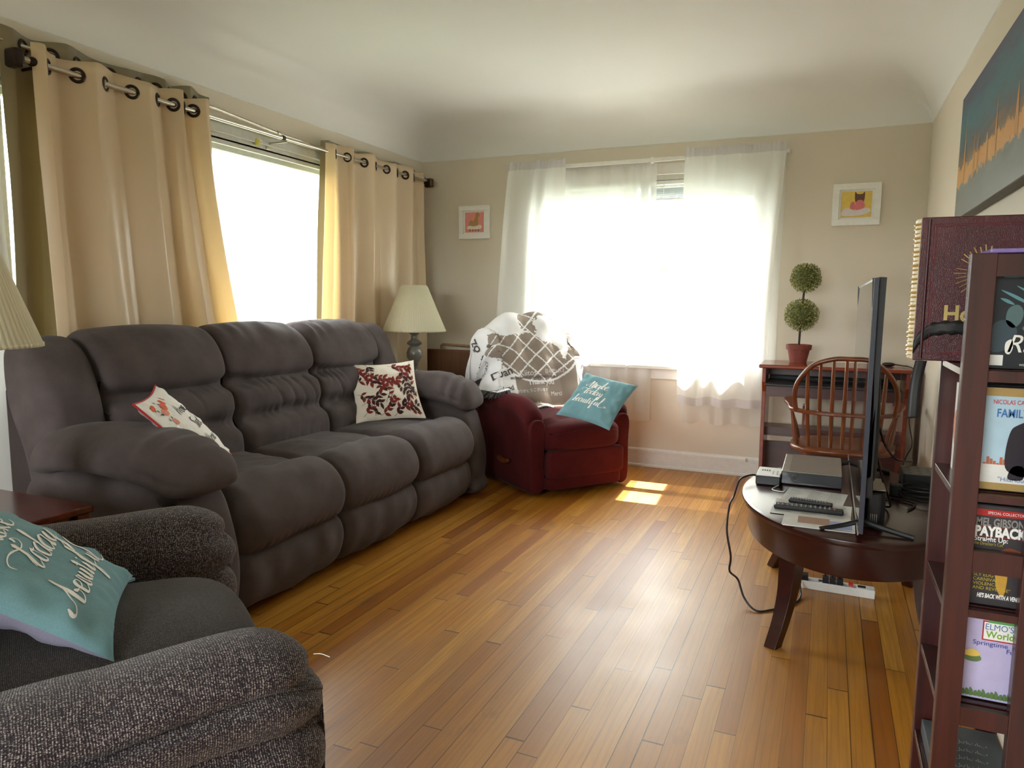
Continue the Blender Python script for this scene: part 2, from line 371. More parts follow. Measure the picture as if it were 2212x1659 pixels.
def part(name, mb, mats, parent=None, smooth=True, bevel=0, label=None, auto=35, fixn=True):
    me = bpy.data.meshes.new(name); off = parent_loc(parent)
    me.from_pydata([(XF @ v)-off for v in mb.v], [], mb.f)
    if not isinstance(mats, (list, tuple)): mats = [mats]
    for m in mats: me.materials.append(M[m] if isinstance(m, str) else m)
    if len(mats) > 1: me.polygons.foreach_set('material_index', mb.mi)
    bm = bmesh.new(); bm.from_mesh(me); bmesh.ops.remove_doubles(bm, verts=bm.verts, dist=1e-5)
    if fixn: bmesh.ops.recalc_face_normals(bm, faces=bm.faces)
    bm.to_mesh(me); bm.free()
    if smooth:
        me.polygons.foreach_set('use_smooth', [True]*len(me.polygons))
        if auto: me.set_sharp_from_angle(angle=math.radians(auto))
    me.update(); o = bpy.data.objects.new(name, me); COL.objects.link(o)
    if parent: o.parent = parent
    if bevel:
        b = o.modifiers.new('bevel', 'BEVEL'); b.width = bevel; b.segments = 2; b.limit_method = 'ANGLE'
    if label: o['label'] = label
    return o
PL = {}
def parent_loc(p):
    v = Vector((0, 0, 0))
    while p: v += p.location; p = p.parent
    return v
def thing(name, label, cat, loc, group=None):
    o = bpy.data.objects.new(name, None); COL.objects.link(o); o.empty_display_size = .1
    o.location = XF @ Vector(loc); o['label'] = label; o['category'] = cat
    if group: o['group'] = group
    return o
def solo(name, mb, mats, label, cat, group=None, **k):   # a thing that is one mesh; origin moved to its base
    o = part(name, mb, mats, None, **k); vs = [v.co for v in o.data.vertices]
    c = Vector(((min(v.x for v in vs)+max(v.x for v in vs))/2, (min(v.y for v in vs)+max(v.y for v in vs))/2, min(v.z for v in vs)))
    for v in o.data.vertices: v.co -= c
    o.location = c; o['label'] = label; o['category'] = cat
    if group: o['group'] = group
    return o
def struct(name, mb, mats, parent=None, **k):
    o = part(name, mb, mats, parent, **k)
    if not parent: o['kind'] = 'structure'
    return o
def frame(o, ex, ey, ez): 
    m = Matrix.Identity(4)
    for i, e in enumerate((ex, ey, ez)):
        for r in range(3): m[r][i] = e[r]
    for r in range(3): m[r][3] = o[r]
    return m
def nz(p, s, a=1): return noise.noise(Vector(p)*s)*a

# text outlines: filled 2-D faces, mapped by fn(x, y) -> point
_T = {}
def text2d(txt, shear=0, bold=0, sx=1):
    key = (txt, shear, bold)
    if key not in _T:
        cu = bpy.data.curves.new('t', 'FONT'); cu.body = txt; cu.size = 1; cu.shear = shear; cu.offset = bold; cu.resolution_u = 3
        ob = bpy.data.objects.new('t', cu); COL.objects.link(ob); bpy.context.view_layer.update()
        me = ob.evaluated_get(bpy.context.evaluated_depsgraph_get()).to_mesh()
        _T[key] = ([v.co.copy() for v in me.vertices], [tuple(p.vertices) for p in me.polygons])
        bpy.data.objects.remove(ob); bpy.data.curves.remove(cu)
    return _T[key]
def put_text(mb, txt, fn, x, y, h, w=None, shear=0, bold=0, center=False, rot=0):
    vs, fs = text2d(txt, shear, bold)
    if not vs: return
    x0 = min(v.x for v in vs); x1 = max(v.x for v in vs); k = h/.72; kx = (w/(x1-x0)) if w else k
    sh = (x1-x0)*kx/2 if center else 0; ca, sa = math.cos(rot), math.sin(rot)
    q = [((v.x-x0)*kx-sh, v.y*k) for v in vs]
    mb.add([fn(x+a*ca-b*sa, y+a*sa+b*ca) for a, b in q], fs)
# brush lettering
G = {'a': (1.05, [[(.75, .85), (.45, 1), (.1, .6), (.15, .1), (.45, 0), (.75, .5), (.8, .95), (.75, .3), (.85, 0), (1.1, .25)]]),
 'b': (.95, [[(0, .3), (.3, 1.2), (.45, 2), (.3, 2.2), (.2, 1.8), (.2, .3), (.35, 0), (.7, .15), (.8, .6), (.55, .8), (.6, .65), (.95, .6)]]),
 'd': (1.05, [[(.75, .8), (.45, 1), (.1, .6), (.15, .1), (.45, 0), (.75, .5), (.95, 2.1), (.8, .6), (.85, .05), (1.1, .25)]]),
 'e': (.8, [[(0, .4), (.5, .6), (.6, .9), (.35, 1), (.1, .6), (.2, .08), (.5, 0), (.85, .3)]]),
 'f': (.7, [[(0, .3), (.35, 1.2), (.5, 2.1), (.35, 2.2), (.25, 1.5), (.2, -.8), (.35, -1.1), (.45, -.6), (.3, 0), (.75, .3)]]),
 'i': (.6, [[(0, .3), (.2, .95), (.2, .2), (.35, 0), (.6, .3)], [(.3, 1.45), (.34, 1.3)]]),
 'k': (.85, [[(0, .3), (.3, 1.3), (.4, 2.1), (.28, 2.15), (.2, 1.5), (.15, 0)], [(.15, .5), (.55, 1), (.6, .7), (.25, .55), (.55, .05), (.85, .25)]]),
 'l': (.65, [[(0, .3), (.35, 1.3), (.42, 2.1), (.28, 2.1), (.2, 1.2), (.25, .1), (.4, 0), (.65, .3)]]),
 'L': (.7, [[(0, .3), (.35, 1.3), (.5, 2.4), (.25, 2.5), (.2, 1.2), (.25, .1), (.6, -.25), (1.5, -.1), (2.1, .3), (1.9, .5), (1.7, .3), (2.3, .1)]]),
 'm': (1.2, [[(0, .6), (.15, 1), (.2, 0), (.3, .7), (.5, 1), (.55, 0), (.65, .7), (.85, 1), (.9, .2), (1, 0), (1.25, .3)]]),
 'M': (1.5, [[(-.6, .5), (-.5, .2), (-.2, .4), (.3, 1.8), (.35, 0), (.5, 1), (.85, 1.6), (.9, 0), (1.0, .8), (1.3, 1.2), (1.3, .2), (1.45, 0), (1.6, .3)]]),
 'o': (.9, [[(.5, 1), (.15, .8), (.1, .2), (.4, 0), (.7, .3), (.65, .85), (.4, 1), (.6, .85), (.95, .9)]]),
 't': (.6, [[(0, .3), (.3, 1.6), (.2, .3), (.35, 0), (.6, .3)], [(-.1, 1.15), (.5, 1.22)]]),
 'T': (.8, [[(0, .3), (.45, 1.9), (.2, .3), (.4, 0), (.8, .4)], [(-1.2, 1.0), (-1.3, 1.4), (-.6, 1.7), (.6, 1.4), (1.2, 1.7), (1.0, 2.1), (.7, 1.8)]]),
 'u': (1, [[(0, .3), (.2, .95), (.2, .2), (.4, 0), (.65, .4), (.7, .95), (.7, .2), (.85, 0), (1.05, .3)]]),
 'y': (1, [[(0, .3), (.2, .95), (.2, .3), (.4, .1), (.65, .5), (.7, .95), (.6, -.5), (.4, -1), (.15, -.8), (.4, -.3), (1.1, .3)]]),
 'B': (1.0, [[(-1.1, .7), (-1.2, .3), (-.8, .2), (-.1, .9), (.35, 2.2), (.2, 1.8), (.2, .3), (.35, 0), (.7, .15), (.8, .6), (.55, .8), (.6, .65), (1.0, .6)]]),
 'H': (1.5, [[(.3, 2), (.1, .9), (0, 0)], [(1.1, 2), (.95, 1), (.9, 0)], [(-.1, 1), (1.3, 1.15)]]),
 'S': (1.2, [[(1, 1.8), (.6, 2), (.3, 1.6), (.7, 1), (.8, .4), (.4, 0), (0, .3)]]),
 'w': (1.2, [[(0, .9), (.15, .1), (.35, 0), (.55, .8), (.65, .05), (.85, .1), (1.1, .95)]])}
def brush(mb, word, fn, x, y, h, w, slant=.25, thin=.3):
    for ch in word:
        adv, st = G.get(ch, (.6, []))
        for s_ in st:
            p = catmull([(a, b, 0) for a, b in s_], 5); q = [Vector((x+(v.x+v.y*slant)*h, y+v.y*h)) for v in p]
            L = []
            for i in range(len(q)):
                t = (q[min(i+1, len(q)-1)]-q[max(i-1, 0)]); t = t.normalized() if t.length > 1e-9 else Vector((1, 0))
                e = min(1, i/3, (len(q)-1-i)/3); ww = w*(thin+(1-thin)*max(0, -t.y))*(.35+.65*e)*.5; nrm = Vector((-t.y, t.x))
                L.append((q[i]+nrm*ww, q[i]-nrm*ww))
            vs = [fn(*v) for ab in L for v in ab]; mb.add(vs, [(2*i, 2*i+1, 2*i+3, 2*i+2) for i in range(len(L)-1)])
        x += adv*h
    return x
# cushions: returns surface function for prints
def pillow(name, label, M4, a, b, T, front, back, parent_label=None, cat='pillow', group=None, edge=None, seed=0, sag=.0):
    def S(u, v, sg=1, off=0):
        x = a*u*(1-.09*(1-v*v)*abs(u)); y = b*v*(1-.09*(1-u*u)*abs(v))
        h = T*((1-abs(u)**2.6)*(1-abs(v)**2.6))**.55 if abs(u) < 1 and abs(v) < 1 else 0
        wr = nz((x+seed, y, sg), 9, .010)*min(1, h/T*2)+nz((x*2+y+seed, y-x, sg), 16, .005)*min(1, h/T*3)
        cr = .006*math.exp(-((abs(u)-.8)/.12)**2)*math.sin(14*v+seed)
        z = sg*(h+wr+cr*(h > .01)+off)-sag*(u*u+v*v)
        return M4 @ Vector((x, y, z))
    t = thing(name, label, cat, M4 @ Vector((0, -b, 0)), group)
    m = MB().grid(45, 45, lambda i, j: S(2*i-1, 2*j-1, 1)); fc = part('front_cover', m, front, t, auto=0, fixn=False)
    m = MB().grid(45, 45, lambda i, j: S(2*i-1, 2*j-1, -1), flip=True); part('back_cover', m, back, t, auto=0, fixn=False)
    if edge:
        pts = []
        for k in range(4):
            for i in range(20):
                s_ = -1+2*i/20; u, v = [(s_, -1), (1, s_), (-s_, 1), (-1, -s_)][k]; pts.append(S(u, v, 1))
        part('piping', MB().tube(pts, .004, 6, close=True), edge, t)
    return fc, lambda x, y, off=.0016: S(x/a, y/b, 1, off)
# ------------------------------------------------------------------ room
struct('floor', MB().box(XL-.15, XR+.15, YN-.15, YF+.15, -.05, 0), 'floor', smooth=False)
def wall(name, axis, c, cc, a0, a1, op=None, mat='wall', z1=2.66):
    # wall slab between c (room face) and cc; opening op = (a0,a1,z0,z1)
    m = MB()
    def b(p0, p1, q0, q1):
        if p1 > p0 and q1 > q0:
            if axis == 'x': m.box(min(c, cc), max(c, cc), p0, p1, q0, q1)
            else: m.box(p0, p1, min(c, cc), max(c, cc), q0, q1)
    if op: b(a0, op[0], 0, z1); b(op[1], a1, 0, z1); b(op[0], op[1], 0, op[2]); b(op[0], op[1], op[3], z1)
    else: b(a0, a1, 0, z1)
    return struct(name, m, mat, smooth=False)
wall('wall_left', 'x', XL, XL-.15, YN-.15, YF+.15, WL)
wall('wall_far', 'y', YF, YF+.15, XL, XR, WF)
wall('wall_right', 'x', XR, XR+.15, YN-.15, YF+.15)
wall('wall_near', 'y', YN, YN-.15, XL, XR, WN)
# coved ceiling
def ceil_ring(d, z, n=8):
    x0, x1, y0, y1 = XL+d, XR-d, YN+d, YF-d; r = max(d*.9, .002); P = []
    for cx, cy, a0 in ((x1-r, y1-r, 0), (x0+r, y1-r, 90), (x0+r, y0+r, 180), (x1-r, y0+r, 270)):
        for k in range(n+1):
            a = math.radians(a0+90*k/n); P.append((cx+r*math.cos(a), cy+r*math.sin(a), z))
    return P
CD, CH = .40, .27
m = MB(); rings = [ceil_ring(0, ZC+.0)]+[ceil_ring(.006+CD*(1-math.cos(PI/2*k/12)), ZC+.004+CH*math.sin(PI/2*k/12)) for k in range(13)]
n = len(rings[0]); vs = [p for r in rings for p in r]
fs = [(i*n+j, i*n+(j+1) % n, (i+1)*n+(j+1) % n, (i+1)*n+j) for i in range(len(rings)-1) for j in range(n)]
fs.append(tuple((len(rings)-1)*n+j for j in range(n)))
m.add(vs, fs); o = struct('ceiling', m, 'ceil', auto=50)
struct('ceiling_2', MB().box(XL-.15, XR+.15, YN-.15, YF+.15, 2.66, 2.72), 'ceil', smooth=False)
# baseboards: profile with rounded cap, inset line and shoe
def baseboard(name, p0, p1, nrm):
    prof = [(0, 0), (.022, 0), (.022, .012), (.014, .02), (.014, .098), (.017, .1), (.017, .106), (.011, .108), (.011, .113), (.017, .116), (.015, .128), (.006, .135), (0, .135)]
    a, b = Vector(p0), Vector(p1); nv = Vector(nrm)
    m = MB().prism(prof, lambda x, z, t: (a if t == 0 else b)+nv*x+Vector((0, 0, z)), 0, 1)
    struct(name, m, 'trim', smooth=False)
baseboard('baseboard_far', (XL, YF, 0), (XR, YF, 0), (0, -1, 0))
baseboard('baseboard_left', (XL, YN, 0), (XL, YF-.022, 0), (1, 0, 0))
baseboard('baseboard_right', (XR, YN, 0), (XR, YF-.022, 0), (-1, 0, 0))
# windows
def sashes(name, axis, c, op, nlites, meet, sign):
    a0, a1, z0, z1 = op; t = thing(name, '', '', ((c, (a0+a1)/2, z0) if axis == 'x' else ((a0+a1)/2, c, z0)))
    del t['label']; del t['category']; t['kind'] = 'structure'
    def bx(m, p0, p1, q0, q1, d0, d1):
        d0, d1 = sorted((c+sign*d0, c+sign*d1))
        if axis == 'x': m.box(d0, d1, p0, p1, q0, q1)
        else: m.box(p0, p1, d0, d1, q0, q1)
    m = MB(); bx(m, a0, a0+.035, z0, z1, .0, .13); bx(m, a1-.035, a1, z0, z1, .0, .13); bx(m, a0, a1, z1-.035, z1, 0, .13); bx(m, a0, a1, z0, z0+.03, 0, .13)
    struct('window_jamb', m, 'winframe', t, smooth=False, bevel=.003)
    w = (a1-a0-.07)/nlites; pane = MB(); fr = MB()
    for k in range(nlites):
        p0 = a0+.035+k*w; p1 = p0+w
        for (q0, q1, d) in (((z0+.03, (z0+z1)/2+.02, .05), ((z0+z1)/2-.02, z1-.035, .09)) if meet else ((z0+.03, z1-.035, .06),)):
            s = .038; bx(fr, p0, p0+s, q0, q1, d, d+.035); bx(fr, p1-s, p1, q0, q1, d, d+.035); bx(fr, p0+s, p1-s, q0, q0+s, d, d+.035); bx(fr, p0+s, p1-s, q1-s, q1, d, d+.035)
            bx(pane, p0+s, p1-s, q0+s, q1-s, d+.015, d+.019)
        if k: bx(fr, p0-.03, p0+.03, z0+.03, z1-.035, .01, .12)
    fo_ = struct('window_frame', fr, 'winframe', t, smooth=False, bevel=.003)
    struct('window_pane', pane, 'glass', fo_, smooth=False)
    return t, bx
tF, bxF = sashes('window_1', 'y', YF, WF, 2, True, 1)
m = MB(); cw = .075
bxF(m, WF[0]-cw, WF[0], WF[2]-.1, WF[3]+.05, -.018, 0); bxF(m, WF[1], WF[1]+cw, WF[2]-.1, WF[3]+.05, -.018, 0); bxF(m, WF[0]-cw, WF[1]+cw, WF[3], WF[3]+.075, -.02, 0)
struct('window_casing', m, 'trim', tF, smooth=False, bevel=.004)
m = MB(); bxF(m, WF[0]-.09, WF[1]+.09, WF[2]-.025, WF[2], -.06, .05); bxF(m, WF[0]-.07, WF[1]+.07, WF[2]-.1, WF[2]-.025, -.018, 0)
struct('window_sill', m, 'trim', tF, smooth=False, bevel=.004)
tL, bxL = sashes('window_2', 'x', XL, WL, 1, False, -1)
m = MB(); bxL(m, WL[0]-.06, WL[0], WL[2]-.08, WL[3]+.05, -.015, 0); bxL(m, WL[1], WL[1]+.06, WL[2]-.08, WL[3]+.05, -.015, 0); bxL(m, WL[0]-.06, WL[1]+.06, WL[3], WL[3]+.05, -.015, 0)
bxL(m, WL[0]-.06, WL[1]+.06, WL[3]-.055, WL[3]-.02, .0, .02); bxL(m, WL[0]-.06, WL[1]+.06, WL[2]-.03, WL[2], -.03, .04)
struct('window_casing', m, 'winframe', tL, smooth=False, bevel=.003)
sashes('added_window', 'y', YN, WN, 3, False, -1)  # unseen, added to let front light in from behind the camera
# raised blinds in the far window
for k, (x0, x1, zz, n_) in enumerate(((-2.0, -1.29, 1.955, 9), (-1.21, -.5, 1.93, 12))):
    t = thing('window_blind', ['raised white slat blind in the wider left half of far window', 'raised blind with darker slat stack in right half of far window'][k], 'blind', (x0, YF+.01, zz))
    part('headrail', MB().box(x0, x1, YF+.0, YF+.035, 2.025, 2.05), 'white', t, smooth=False, bevel=.002)
    m = MB()
    for i in range(n_): m.box(x0+.01, x1-.01, YF+.005, YF+.03, zz+i*.0062, zz+i*.0062+.0025)
    part('slat_stack', m, ['white', C_('grey_slats', 176, 178, 184)][k], t, smooth=False)
    m = MB().box(x0+.01, x1-.01, YF+.004, YF+.032, zz-.012, zz-.003)
    part('bottom_rail', m, 'white', t, smooth=False, bevel=.002)
    xs = x1-.12 if k == 0 else x0+.1
    part('lift_cord', MB().tube([(xs, YF-.004, 2.03), (xs-.01, YF-.006, 1.9), (xs-.03, YF-.006, 1.86), (xs-.045, YF-.006, 1.9)], .0015, 6, 6).tube([(x0+.1, YF+.002, 2.03), (x0+.1, YF+.002, zz)], .001, 5), 'white', t)
# ------------------------------------------------------------------ curtains on the left wall
def lerp(a, b, t): return a+(b-a)*t
def curtain(name, label, cat, nodes, x0, A, zt, zb, ybot, mat, group=None, n=24, seed=0, rings=None, pw=1.3, ph=1, par=None, tilt=None):
    K = len(nodes)-1; nu = K*n+1
    def at(s):
        k = min(int(s*K), K-1); f = s*K-k; return nodes[k]+(nodes[k+1]-nodes[k])*f, k, f
    def S(u, v):
        y, k, f = at(u); z = lerp(zt, zb, v); w = v**pw
        yy = lerp(y, lerp(ybot[0], ybot[1], u+.02*math.sin(u*23+seed)), w)
        a = A*(1+.35*w); base = (.45*math.sin(PI*f)+.55*(1-abs(2*f-1)))*(1 if (k+ph) % 2 else -1)
        wob = nz((u*5+seed, v*1.2, seed), 1, .022)*min(1, v*4)+nz((u*K*1.7+seed, v*2.2, seed+5), 1, .010)*min(1, v*5)
        sh = math.sin(u*K*PI*.53+seed+v*.9)*.018*min(1, v*3)
        ztop = (1-v)**6*.010*math.sin(u*K*2.1+seed)
        return (x0+a*base*(1-.25*v)+(wob+sh)*.9, yy+wob*.5, z+ztop)
    m = MB().grid(nu, 60, S); t = thing(name, label, cat, (x0, (nodes[0]+nodes[-1])/2, zb), group)
    o = part('panel', m, mat, t, auto=0, fixn=False); so = o.modifiers.new('s', 'SOLIDIFY'); so.thickness = .0016; so.offset = 0
    if rings:
        for k in range(1, K):
            y = nodes[k]; s = k/K; p0 = Vector(S(s-.004, .0)); p1 = Vector(S(s+.004, .0)); d = (p1-p0); d.z = 0; d.normalize()
            nrm = Vector((-d.y, d.x, 0)); c = Vector((x0, y, rings))
            R = []
            for j in range(28):
                a = 2*PI*j/28; R.append(c+d*math.cos(a)*.0255+Vector((0, 0, 1))*math.sin(a)*.0255)
            g = MB().tube(R, .0072, 8, close=True); part('grommet', g, 'darkbr', o)
    return t
ZR = 2.12
ndL = [1.965, 2.03, 2.155, 2.283, 2.415, 2.551, 2.64, 2.70, 2.76, 2.865]
curtain('grommet_curtain', 'cream satin grommet curtain on the front rod, wide panel left of the bright window', 'curtain', ndL, -2.93, .034, 2.185, .02, (2.0, 3.36), 'cream', 'cream satin curtains', seed=1.3, rings=ZR, pw=1.6)
ndR = [3.79, 3.888, 4.01, 4.075, 4.20, 4.335, 4.47, 4.61, 4.72, 4.835, 4.985]
curtain('grommet_curtain', 'cream satin grommet curtain right of the bright window, behind the pleated lamp shade', 'curtain', ndR, -2.93, .030, 2.18, .02, (3.66, 4.99), 'cream', 'cream satin curtains', seed=4.1, rings=ZR, pw=1.5)
ndO = [1.90, 1.995, 2.11, 2.225, 2.38, 2.53, 2.625, 2.70, 2.77, 2.86, 2.955]
curtain('lining_curtain', 'olive taupe grommet curtain on back rod behind the wide cream panel', 'curtain', ndO, -3.022, .020, 2.25, .02, (1.82, 3.04), 'olive', 'olive taupe back curtains', seed=2.2, rings=2.195, pw=1.6)
ndP = [3.86, 3.95, 4.07, 4.2, 4.34, 4.48, 4.62, 4.76, 4.88, 5.01]
curtain('lining_curtain', 'olive taupe grommet curtain on back rod near the far corner', 'curtain', ndP, -3.022, .018, 2.215, .02, (3.72, 5.02), 'olive', 'olive taupe back curtains', seed=5.2, rings=2.155, pw=1.4)
# rods
t = thing('curtain_rod', 'front curtain rod with bronze end brackets carrying the cream panels', 'curtain rod', (-2.93, 3.5, ZR-.02))
part('rod', MB().tube([(-2.93, 1.93, ZR), (-2.93, 3.41, ZR)], .0125, 14).tube([(-2.93, 3.38, ZR), (-2.93, 5.03, ZR+.004)], .0105, 14), 'nickel', t)
part('collar', MB().tube([(-2.93, 3.392, ZR), (-2.93, 3.415, ZR)], .016, 14), 'darkbr', t, bevel=.003)
part('collar', MB().tube([(-2.93, 1.955, ZR), (-2.93, 1.985, ZR)], lambda q: .014+.006*math.sin(q*PI), 16, 5), 'darkbr', t)
for (yy, sg) in ((1.90, -1), (5.07, 1)):
    f = MB().box(-2.965, -2.895, yy-.022, yy+.022, ZR-.04, ZR+.03)
    part('finial', f, 'bronze' if sg > 0 else 'darkbr', t, smooth=False, bevel=.012)
for yy in (1.985, 3.43, 5.0):
    part('bracket', MB().box(XL, XL+.006, yy-.013, yy+.013, ZR-.05, ZR+.05).box(XL, -2.925, yy-.005, yy+.005, ZR-.022, ZR-.011), 'nickel' if yy < 4 and yy > 3 else 'darkbr', t, smooth=False, bevel=.002)
t = thing('curtain_rod', 'thinner nickel back rod sloping behind the front rod', 'curtain rod', (-3.02, 3.5, 2.14))
part('rod', MB().tube([(-3.022, 1.70, 2.198), (-3.022, 2.99, 2.197), (-3.022, 3.49, 2.166)], .0095, 12).tube([(-3.022, 3.46, 2.167), (-3.022, 5.12, 2.152)], .008, 12), 'nickel', t)
part('collar', MB().tube([(-3.022, 3.46, 2.168), (-3.022, 3.485, 2.167)], .014, 12), 'nickel', t, bevel=.002)
m = MB(); m.soft((-3.022, 5.145, 2.152), (.026, .026, .026), 2, 8); part('finial', m, 'nickel', t)
solo('curtain_hook', MB().box(XL+.008, XL+.02, 3.32, 3.345, 2.075, 2.11).tube([(XL, 3.33, 2.10), (XL+.03, 3.33, 2.11), (XL+.03, 3.36, 2.1)], .002, 6), C_('yellow_metal', 205, 196, 90), 'small yellow metal clip under the rods at window head', 'hook', smooth=False)
# white sheer at the far left edge
def sheerp(name, label, xs, zs, y0, mat, folds, A, seed, wide=(0, 0), group=None, axis='x', hem=.0, header=.06, zv=0):
    xa, xb = xs; zt, zb = zs
    def S(u, v):
        z = lerp(zt, zb, v)
        x = lerp(xa, xb, u); w = v
        x += lerp(wide[0], wide[1], u)*math.sin(min(1, v*1.15)*PI*.5)
        a = A*(.45+.55*min(1, v*3)); d = a*math.sin(u*folds*2*PI+seed+math.sin(u*9+seed)*1.2)+nz((u*4+seed, v*2, 0), 1, .03)*min(1, v*3)+.004*math.sin(u*folds*9*PI)*(v < .05)
        x += nz((u*4, v*2+seed, 3), 1, .02)*v
        z += (v > .9)*nz((u*6+seed, 0, 0), 1, zv)+(v < .02)*.006*math.sin(u*folds*9)
        return (x, y0+d, z) if axis == 'x' else (y0-d, x, z)
    t = thing(name, label, 'curtain', ((xa+xb)/2, y0, zb) if axis == 'x' else (y0, (xa+xb)/2, zb), group)
    k = hem/(zt-zb); nh = int(60*(1-k)); hd = header/(zt-zb)
    m = MB().grid(90, 61, S, mfn=lambda u, v: 1 if (v > 1-k or v < hd) else 0)
    part('panel', m, [mat, 'hem'], t, auto=0, fixn=False); return t
sheerp('sheer_curtain', 'white sheer curtain hanging at far left edge beside the olive curtain', (1.42, 1.865), (2.13, .15), -3.0, 'sheer', 4, .018, 2.0, (0, .03), axis='y')
GS = 'white sheers over the far window'
sheerp('sheer_curtain', 'white outer sheer panel at left of far window above recliner', (-2.255, -1.80), (2.225, .50), 5.08, 'sheer', 3, .018, 1.0, (-.10, -.03), GS, hem=.07)
sheerp('sheer_curtain', 'white outer sheer panel with wide hem at right of far window, beside desk', (-.95, -.30), (2.235, .49), 5.08, 'sheer', 4, .020, 3.2, (0, -.07), GS, hem=.075, zv=.03)
sheerp('sheer_curtain', 'thin inner sheer behind left outer panel, reaching lower than it', (-2.20, -1.15), (2.19, .355), 5.15, 'sheer2', 7, .016, 5.0, (-.12, .0), GS, header=.03, zv=.04)
sheerp('sheer_curtain', 'thin inner sheer behind right outer panel, hem below it', (-.94, -.30), (2.19, .36), 5.15, 'sheer2', 5, .016, 2.0, (0, -.02), GS, header=.03, zv=.04)
t = thing('curtain_rod', 'flat white curtain rod across top of far window', 'curtain rod', (-1.27, 5.13, 2.17))
part('rod', MB().box(-2.27, -1.05, 5.118, 5.126, 2.168, 2.196).box(-1.07, -.29, 5.12, 5.128, 2.170, 2.194), 'white', t, smooth=False, bevel=.003)
for xx in (-2.27, -.295): part('end_return', MB().box(xx, xx+.008, 5.12, YF, 2.17, 2.195), 'white', t, smooth=False)
part('bracket', MB().box(-1.19, -1.17, 5.11, YF, 2.162, 2.169).box(-1.19, -1.17, 5.112, 5.117, 2.162, 2.2), 'white', t, smooth=False)
# pictures
def picture(label, x0, x1, z0, z1, bg, draw):
    t = thing('framed_print', label, 'picture', ((x0+x1)/2, YF, z0), 'small white framed prints')
    m = MB(); w = .038; y0, y1 = YF-.028, YF-.001
    for b in ((x0, x1, z1-w, z1), (x0, x1, z0, z0+w), (x0, x0+w, z0+w, z1-w), (x1-w, x1, z0+w, z1-w)): m.box(b[0], b[1], y0, y1, b[2], b[3])
    part('frame', m, 'white', t, smooth=False, bevel=.002)
    part('mat_board', MB().box(x0+w, x1-w, YF-.014, YF-.01, z0+w, z1-w), 'white', t, smooth=False)
    a, b, c, d = x0+w+.013, x1-w-.013, z0+w+.013, z1-w-.013
    pr = part('print', MB().box(a, b, YF-.0165, YF-.0135, c, d), bg, t, smooth=False)
    draw(pr, lambda u, v, k=0: (lerp(a, b, u), YF-.0172-k*.0006, lerp(c, d, v)))
def blob(mb, fn, pts, k=0): 
    P = catmull([(u, v, 0) for u, v in pts], 4, True); mb.add([fn(p.x, p.y, k) for p in P], [tuple(range(len(P)))])
def draw1(t, f):
    m = MB(); blob(m, f, [(.2, .35), (.3, .6), (.45, .55), (.55, .75), (.6, .95), (.72, .97), (.8, .85), (.7, .7), (.72, .4), (.6, .3)]); part('armchair_drawing', m, C_('print_ochre', 176, 140, 84), t, smooth=False)
    m = MB(); blob(m, f, [(.12, .18), (.2, .33), (.5, .3), (.85, .36), (.88, .18), (.5, .14)], 1); part('tub_drawing', m, C_('print_cream', 236, 226, 216), t, smooth=False)
    m = MB()
    for u in (.25, .4, .55, .7): m.add([f(u, .05, 1), f(u+.06, .05, 1), f(u+.06, .15, 1), f(u, .15, 1)], [(0, 1, 2, 3)])
    part('feet_drawing', m, C_('print_brown', 140, 100, 72), t, smooth=False)
def draw2(t, f):
    m = MB(); blob(m, f, [(.46, .6), (.44, .98), (.52, .9), (.68, .9), (.76, .97), (.74, .62), (.6, .54)]); part('owl_drawing', m, C_('print_darkbrown', 104, 68, 52), t, smooth=False)
    m = MB(); blob(m, f, [(.46, .38), (.5, .62), (.68, .66), (.78, .45), (.7, .3), (.5, .28)], 1); blob(m, f, [(.3, .3), (.32, .55), (.42, .6), (.46, .4), (.42, .28)], 1); part('shawl_drawing', m, C_('print_pink', 224, 120, 124), t, smooth=False)
    m = MB(); blob(m, f, [(.02, .08), (.15, .36), (.5, .27), (.85, .36), (.97, .2), (.6, .06)], 2); part('nest_drawing', m, C_('print_lilacwhite', 226, 214, 216), t, smooth=False)
picture('small white framed print with pink ground, left of far window', -2.722, -2.459, 1.685, 1.94, C_('print_rose', 232, 150, 142), draw1)
picture('small white framed print with yellow ground, right of far window', -.016, .262, 1.70, 1.962, C_('print_yellow', 232, 200, 96), draw2)
# cityscape canvas on the right wall
t = thing('canvas_painting', 'large night cityscape canvas with gold lights on right wall', 'painting', (XR-.02, 2.85, 1.56))
y0, y1, z0, z1 = 2.10, 3.68, 1.56, 2.065
part('canvas_edge', MB().box(XR-.042, XR-.001, y0, y1, z0, z1), C_('canvas_edge_grey', 112, 106, 98, .7), t, smooth=False, bevel=.002)
def city():
    s = NM('night_city_paint'); v = s.coord(kind='Generated'); x = s.node('SeparateXYZ'); s.link(v, x.inputs[0])
    n = s.noise(s.coord((1, 5, 9), (.4, 0, 0), 'Generated'), 1.0, 5, .6); q = s.noise(s.coord((1, 26, 9), (0, 0, 0), 'Generated'), 1.0, 5, .7)
    h = s.math('ADD', x.outputs[2], s.math('MULTIPLY', s.math('SUBTRACT', n, .5), .55))
    c = s.ramp(h, (.0, rgb(96, 96, 88)), (.3, rgb(104, 112, 106)), (.42, rgb(120, 88, 44)), (.50, rgb(70, 74, 84)), (.72, rgb(40, 106, 124)), (1, rgb(58, 62, 98)))
    band = s.math('SUBTRACT', .11, s.math('ABSOLUTE', s.math('SUBTRACT', x.outputs[2], .34)))
    g = s.math('MULTIPLY', s.math('GREATER_THAN', s.math('ADD', s.math('MULTIPLY', band, 3), s.math('SUBTRACT', q, .62)), 0), .85)
    s.set(Base_Color=s.mix(g, c, rgb(214, 150, 62)), Roughness=.45); s.bump(q, .15); return s.m
